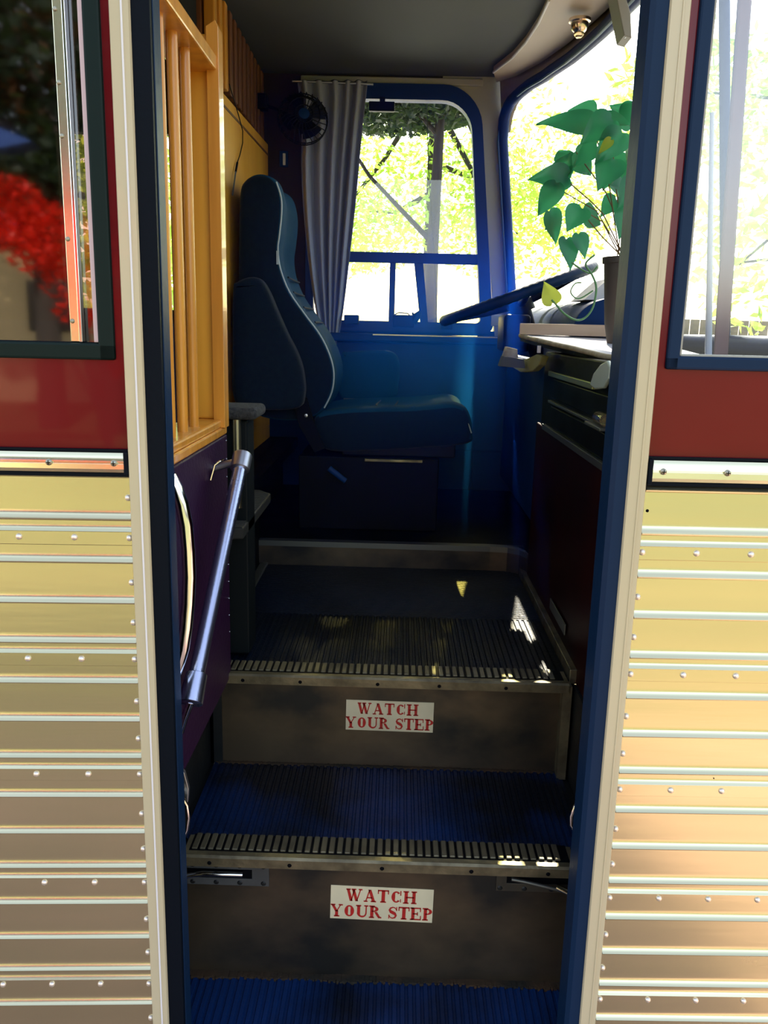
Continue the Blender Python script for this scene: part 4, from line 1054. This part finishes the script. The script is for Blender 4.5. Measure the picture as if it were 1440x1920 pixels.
v.tube(vp, .0022, 8); v.tube(spline([tuple(at(x, y, Y=.73)-base) for x, y in [(1120, 500), (1108, 512), (1090, 505), (1072, 492)]], 5, False), .0018, 8)
v.tube(spline([tuple(at(x, y, Y=.73)-base) for x, y in [(1112, 545), (1085, 560), (1070, 548), (1078, 532), (1090, 530)]], 5, False), .0015, 8)
v.build('vine', M['pothos_stem'], t, smooth=True)
m = MB(); leaf(m, at(1036, 568, Y=.72)-base, at(1026, 538, Y=.72)-at(1036, 568, Y=.72), Vector((0, -1, .2)), .048, .042, .3)
leaf(m, at(1145, 262, Y=.72)-base, at(1130, 280, Y=.72)-at(1152, 255, Y=.72), Vector((0, -1, .2)), .035, .02, .3)
o = m.build('yellow_leaves', M['yellowleaf'], t, fix=False)
for p_ in o.data.polygons: p_.use_smooth = True

# ------------------------------------------------------------------ blue flare veil in the cabin, built as an added haze volume
vm = bpy.data.materials.new('blue_flare_haze'); vm.use_nodes = True
vn, vl = vm.node_tree.nodes, vm.node_tree.links; vn.clear()
vo = vn.new('ShaderNodeOutputMaterial'); vs_ = vn.new('ShaderNodeVolumeScatter')
vs_.inputs['Color'].default_value = (.005, .095, 1, 1); vs_.inputs['Density'].default_value = .10; vs_.inputs['Anisotropy'].default_value = .45
vt = vn.new('ShaderNodeTexCoord'); vd = vn.new('ShaderNodeVectorMath'); vd.operation = 'DISTANCE'; vd.inputs[1].default_value = (.17, 1.64, 1.32)
vr = vn.new('ShaderNodeMapRange'); vr.interpolation_type = 'SMOOTHSTEP'; vr.inputs[1].default_value = .0; vr.inputs[2].default_value = .62; vr.inputs[3].default_value = 2.6; vr.inputs[4].default_value = .03
vl.new(vt.outputs['Object'], vd.inputs[0]); vl.new(vd.outputs['Value'], vr.inputs[0]); vl.new(vr.outputs[0], vs_.inputs['Density'])
vl.new(vs_.outputs[0], vo.inputs['Volume'])
o = MB().box(-.42, .34, .60, 2.09, .90, 2.30).build('flare_haze', vm)
tag(o, 'blue flare veil built as a haze volume in front of the driver window', 'haze', kind='stuff')

# ================================================================== OUTDOORS
gz = 0.0
S_(MB().box(-30, 30, -40, 50, -.2, 0), 'ground', M['ground'])
S_(MB().box(-30, 30, -1.9, 0.2, -.05, .004), 'floor_paving', M['brick'])
S_(MB().box(-30, 30, -40, -5.0, -.05, .006), 'floor_lawn', M['grass'])
S_(MB().box(-30, 30, 2.6, 22, -.05, .006), 'floor_road', M['concrete'])

def tree(name, label, cat, loc, H, crown, n, ls, lm, trunk_r=.14, seed=1, group=None, gaps=None, lean=(0, 0), branches=6, offset=(0, 0, 0)):
    """crown: list of (x,y,z,rx,ry,rz) ellipsoids relative to loc"""
    rnd = random.Random(seed); t = thing(name, label, cat, loc, group=group)
    b = MB(); tr = [Vector((0, 0, 0)), Vector((lean[0]*.3, lean[1]*.3, H*.35)), Vector((lean[0], lean[1], H))]
    b.tube(tr, [trunk_r, trunk_r*.8, trunk_r*.35], 12)
    for k in range(branches):
        c_ = crown[k % len(crown)]; s0 = tr[1].lerp(tr[2], .2+.7*k/branches)
        e_ = Vector(c_[:3]) + Vector((rnd.uniform(-.6, .6)*c_[3], rnd.uniform(-.6, .6)*c_[4], rnd.uniform(-.3, .5)*c_[5]))
        mid_ = (s0+e_)/2+Vector((0, 0, -.12)); b.tube([s0, mid_, e_], [trunk_r*.35, trunk_r*.22, trunk_r*.08], 8)
    b.build('trunk', M['bark'], t, smooth=True)
    vs, fs = [], []
    L0 = Vector(loc)
    for i in range(n):
        c_ = crown[rnd.randrange(len(crown))]
        while True:
            q = Vector((rnd.uniform(-1, 1), rnd.uniform(-1, 1), rnd.uniform(-1, 1)))
            if q.length < 1: break
        p_ = Vector((c_[0]+q.x*c_[3], c_[1]+q.y*c_[4], c_[2]+q.z*c_[5]))
        if gaps:
            wp = p_+L0; skip = False
            for g_, gr in gaps:
                dd = wp-g_; k_ = dd.dot(SUN_DIR)
                if (dd-SUN_DIR*k_).length < gr: skip = True; break
            if skip: continue
        a1 = Vector((rnd.gauss(0, 1), rnd.gauss(0, 1), rnd.gauss(0, .6))).normalized(); a2 = a1.orthogonal().normalized()
        a2 = (a2 + a1.cross(a2)*rnd.uniform(-1, 1)).normalized(); s_ = ls*rnd.uniform(.6, 1.3)
        k_ = len(vs)
        vs += [p_-a1*s_, p_+a2*s_*.42, p_+a1*s_, p_-a2*s_*.42]; fs.append((k_, k_+1, k_+2, k_+3))
    me = bpy.data.meshes.new('foliage'); me.from_pydata([tuple(v_) for v_ in vs], [], fs)
    link('foliage', me, lm, t)
    return t
# leaves left out along these sun lines so patches reach steps and haze
spots = [((940, 1265), .47, .13), ((915, 1190), None, .07), ((1005, 1200), None, .10), ((960, 1585), .20, .08), ((950, 1500), None, .07), ((940, 640), 1.95, .16)]
gaps = []
for (x, y), Y, r_ in spots:
    gaps.append((at(x, y, Y=Y) if Y is not None else at(x, y, Z=.813 if y < 1300 else .603), r_))
# trees beyond the driver's window and windshield
tree('maple_tree', 'sunlit yellow-green tree centred in the driver side window', 'tree', (.35, 9.5, 0), 6.5,
     [(-1.6, 0, 3.2, 1.3, 1.2, .9), (1.5, .3, 3.3, 1.2, 1.2, .8), (-.2, .2, 4.3, 1.8, 1.3, .9), (.9, -.3, 2.7, 1.2, .9, .6), (-1.1, 0, 2.6, 1.1, .8, .5), (.2, .2, 3.2, 1.2, .9, .6)], 14000, .05, M['leaf_sun'], .12, 2, branches=9, gaps=gaps)
tree('shade_tree', 'dark shaded tree filling the top of the driver side window, unseen upper crown added to block sun', 'tree', (.21, 6.2, 0), 4.6,
     [(-1.2, 0, 3.42, 1.0, .7, .32), (-.4, .2, 3.42, .9, .7, .32), (.05, 0, 3.45, .55, .8, .32), (-.6, 0, 4.6, 1.3, .9, .9), (.5, .2, 4.9, 1.3, .9, .9), (-.6, .2, 5.4, 1.3, .9, .7), (.4, .2, 4.4, 1.2, .9, .7)], 60000, .038, M['leaf_dark'], .07, 5, branches=5, lean=(.1, 0), gaps=gaps)  # upper crown lobes added out of view to block the sun
tree('leafy_tree', 'pale sunlit tree beyond the far edge of the windshield', 'tree', (6.2, 9.0, 0), 6,
     [(-1.8, -.5, 2.6, 1.3, 1.3, 1.2), (-.4, 0, 3.8, 1.6, 1.4, 1.1), (.8, -1.2, 2.4, 1.3, 1.3, 1.1), (-2.8, .5, 4.2, 1.2, 1.2, .8)], 4200, .10, M['leaf_sun'], .15, 8)
tree('leafy_tree', 'pale tree beyond the middle of the windshield behind the plant', 'tree', (7.5, 4.6, 0), 6,
     [(-1.2, .3, 2.3, 1.0, 1.2, .9), (.3, -.5, 3.6, 1.3, 1.4, .9), (.8, .9, 2.4, 1.1, 1.2, .9)], 2600, .10, M['leaf_sun'], .15, 9)
tree('leafy_tree', 'yellow-green tree seen low through the right side window', 'tree', (5.6, .9, 0), 4,
     [(0, 0, 1.9, .9, 1.0, .8), (-.3, -1.2, 1.7, .9, .8, .7), (.3, 1.2, 1.8, .9, .8, .7)], 4500, .08, M['leaf_sun'], .12, 13)
tree('hedge_tree', 'bushy tree glimpsed through the rear window past the spindles', 'tree', (-3.6, 6.0, 0), 4,
     [(0, 0, 2.6, 1.6, 1.0, 1.6), (1.4, .3, 2.4, 1.2, 1.0, 1.5)], 4500, .08, M['leaf_sun'], .12, 15)
# fence beyond the road
t = thing('board_fence', 'weathered board fence beyond the lower right pane of the driver window', 'fence', (2.35, 12, 0))
for i in range(22): MB().box(i*.15, i*.15+.13, 0, .03, 0, 1.75, .004).build('board', M['fence'], t)
MB().box(0, 3.3, .03, .07, .4, .5).build('fence_rail', M['fence'], t)
t = thing('antenna_whip', 'thin black whip antenna outside the driver window', 'antenna')
MB().tube([at(800, 185, Y=2.3), at(803, 300, Y=2.3), at(808, 400, Y=2.3), at(816, 500, Y=2.3), at(820, 640, Y=2.3)], .0016, 6).build('whip', M['blackplastic'], t)
MB().tube([at(820, 630, Y=2.3), at(821, 668, Y=2.3)+Vector((0, -.1, 0))], .006, 8).build('antenna_base', M['blackplastic'], t)

# behind the camera: the street mirrored in the glass
def beyond(px, py, dist):   # where a reflection in the side glass points
    h = at(px, py, Y=.0); d = (h-CAMLOC); n_ = Vector((math.sin(LROT), -math.cos(LROT), 0)); d = d - n_*2*d.dot(n_); return h + d*(dist/abs(d.y))
for i, (px, py, dist, s_) in enumerate([(60, 130, 11, 1.0), (190, 330, 10.5, .8)]):
    c_ = beyond(px, py, dist)
    tree('street_tree', ['bronze-leaved tree across the street mirrored in the left window', 'smaller dark tree mirrored beside the sash bar of the left window'][i], 'tree', (c_.x, c_.y, 0), c_.z+.4,
         [(0, 0, c_.z, 1.5*s_, 1.2*s_, 1.3*s_), (-1.2, 0, c_.z-.2, 1.1*s_, 1, .7), (1.0, 0, c_.z+1.2, 1.4, 1, 1.1), (-1.0, 0, c_.z+1.5, 1.4, 1, 1.1)], 7000, .11, M['leaf_gold'] if i == 0 else M['leaf_dark'], .2, 31+i)
M['leaf_red'] = leafmat('red_leaf', (.75, .02, .008), (.45, .015, .006), (.9, .05, .01), 2.5, .4)
c_ = beyond(150, 540, 6.0)
tree('red_leaved_tree', 'small red-leaved tree across the street mirrored in the left window', 'tree', (c_.x+.25, c_.y, 0), c_.z-.2,
     [(-.75, 0, c_.z+.55, .30, .2, .30), (-.45, 0, c_.z+.35, .42, .3, .30), (-.05, 0, c_.z+.0, .5, .3, .42), (.25, 0, c_.z-.35, .5, .3, .42), (.6, 0, c_.z-.6, .45, .3, .35)], 4200, .04, M['leaf_red'], .05, 41, branches=4, lean=(-.3, 0))
c_ = beyond(0, 300, 6.4)
t = thing('blue_awning', 'small blue cloth awning mirrored at the edge of the left window', 'awning', (c_.x-.2, c_.y, 0))
MB().prism([(-1.3, c_.z+.2), (.30, c_.z+.04), (.55, c_.z+.10), (-.3, c_.z+.42)], 0, .3, 'y').prism([(-1.3, c_.z-.9), (.55, c_.z-.62), (.0, c_.z-.3), (-1.3, c_.z-.1)], 0, .3, 'y').build('cloth', M['awning_blue'], t)
MB().tube([(-.2, .15, 0), (-.2, .15, c_.z+.4)], .03, 8).build('pole', M['bark'], t)
c_ = beyond(30, 560, 13)
t = thing('cream_house', 'cream house with dark window mirrored low in the left window', 'house', (c_.x, c_.y-2, 0))
MB().box(-3, 2.2, -2, 0, 0, 2.9).build('wall', M['stucco'], t)
MB().box(-.45, .45, 0, .04, 1.3, 2.2, .01).build('window', M['dkglass'], t)
MB().prism([(-3.3, 2.9), (2.5, 2.9), (-.4, 4.4)], -2.3, .3, 'y').build('roof', mat('brown_roof', (.12, .07, .05), .9), t)
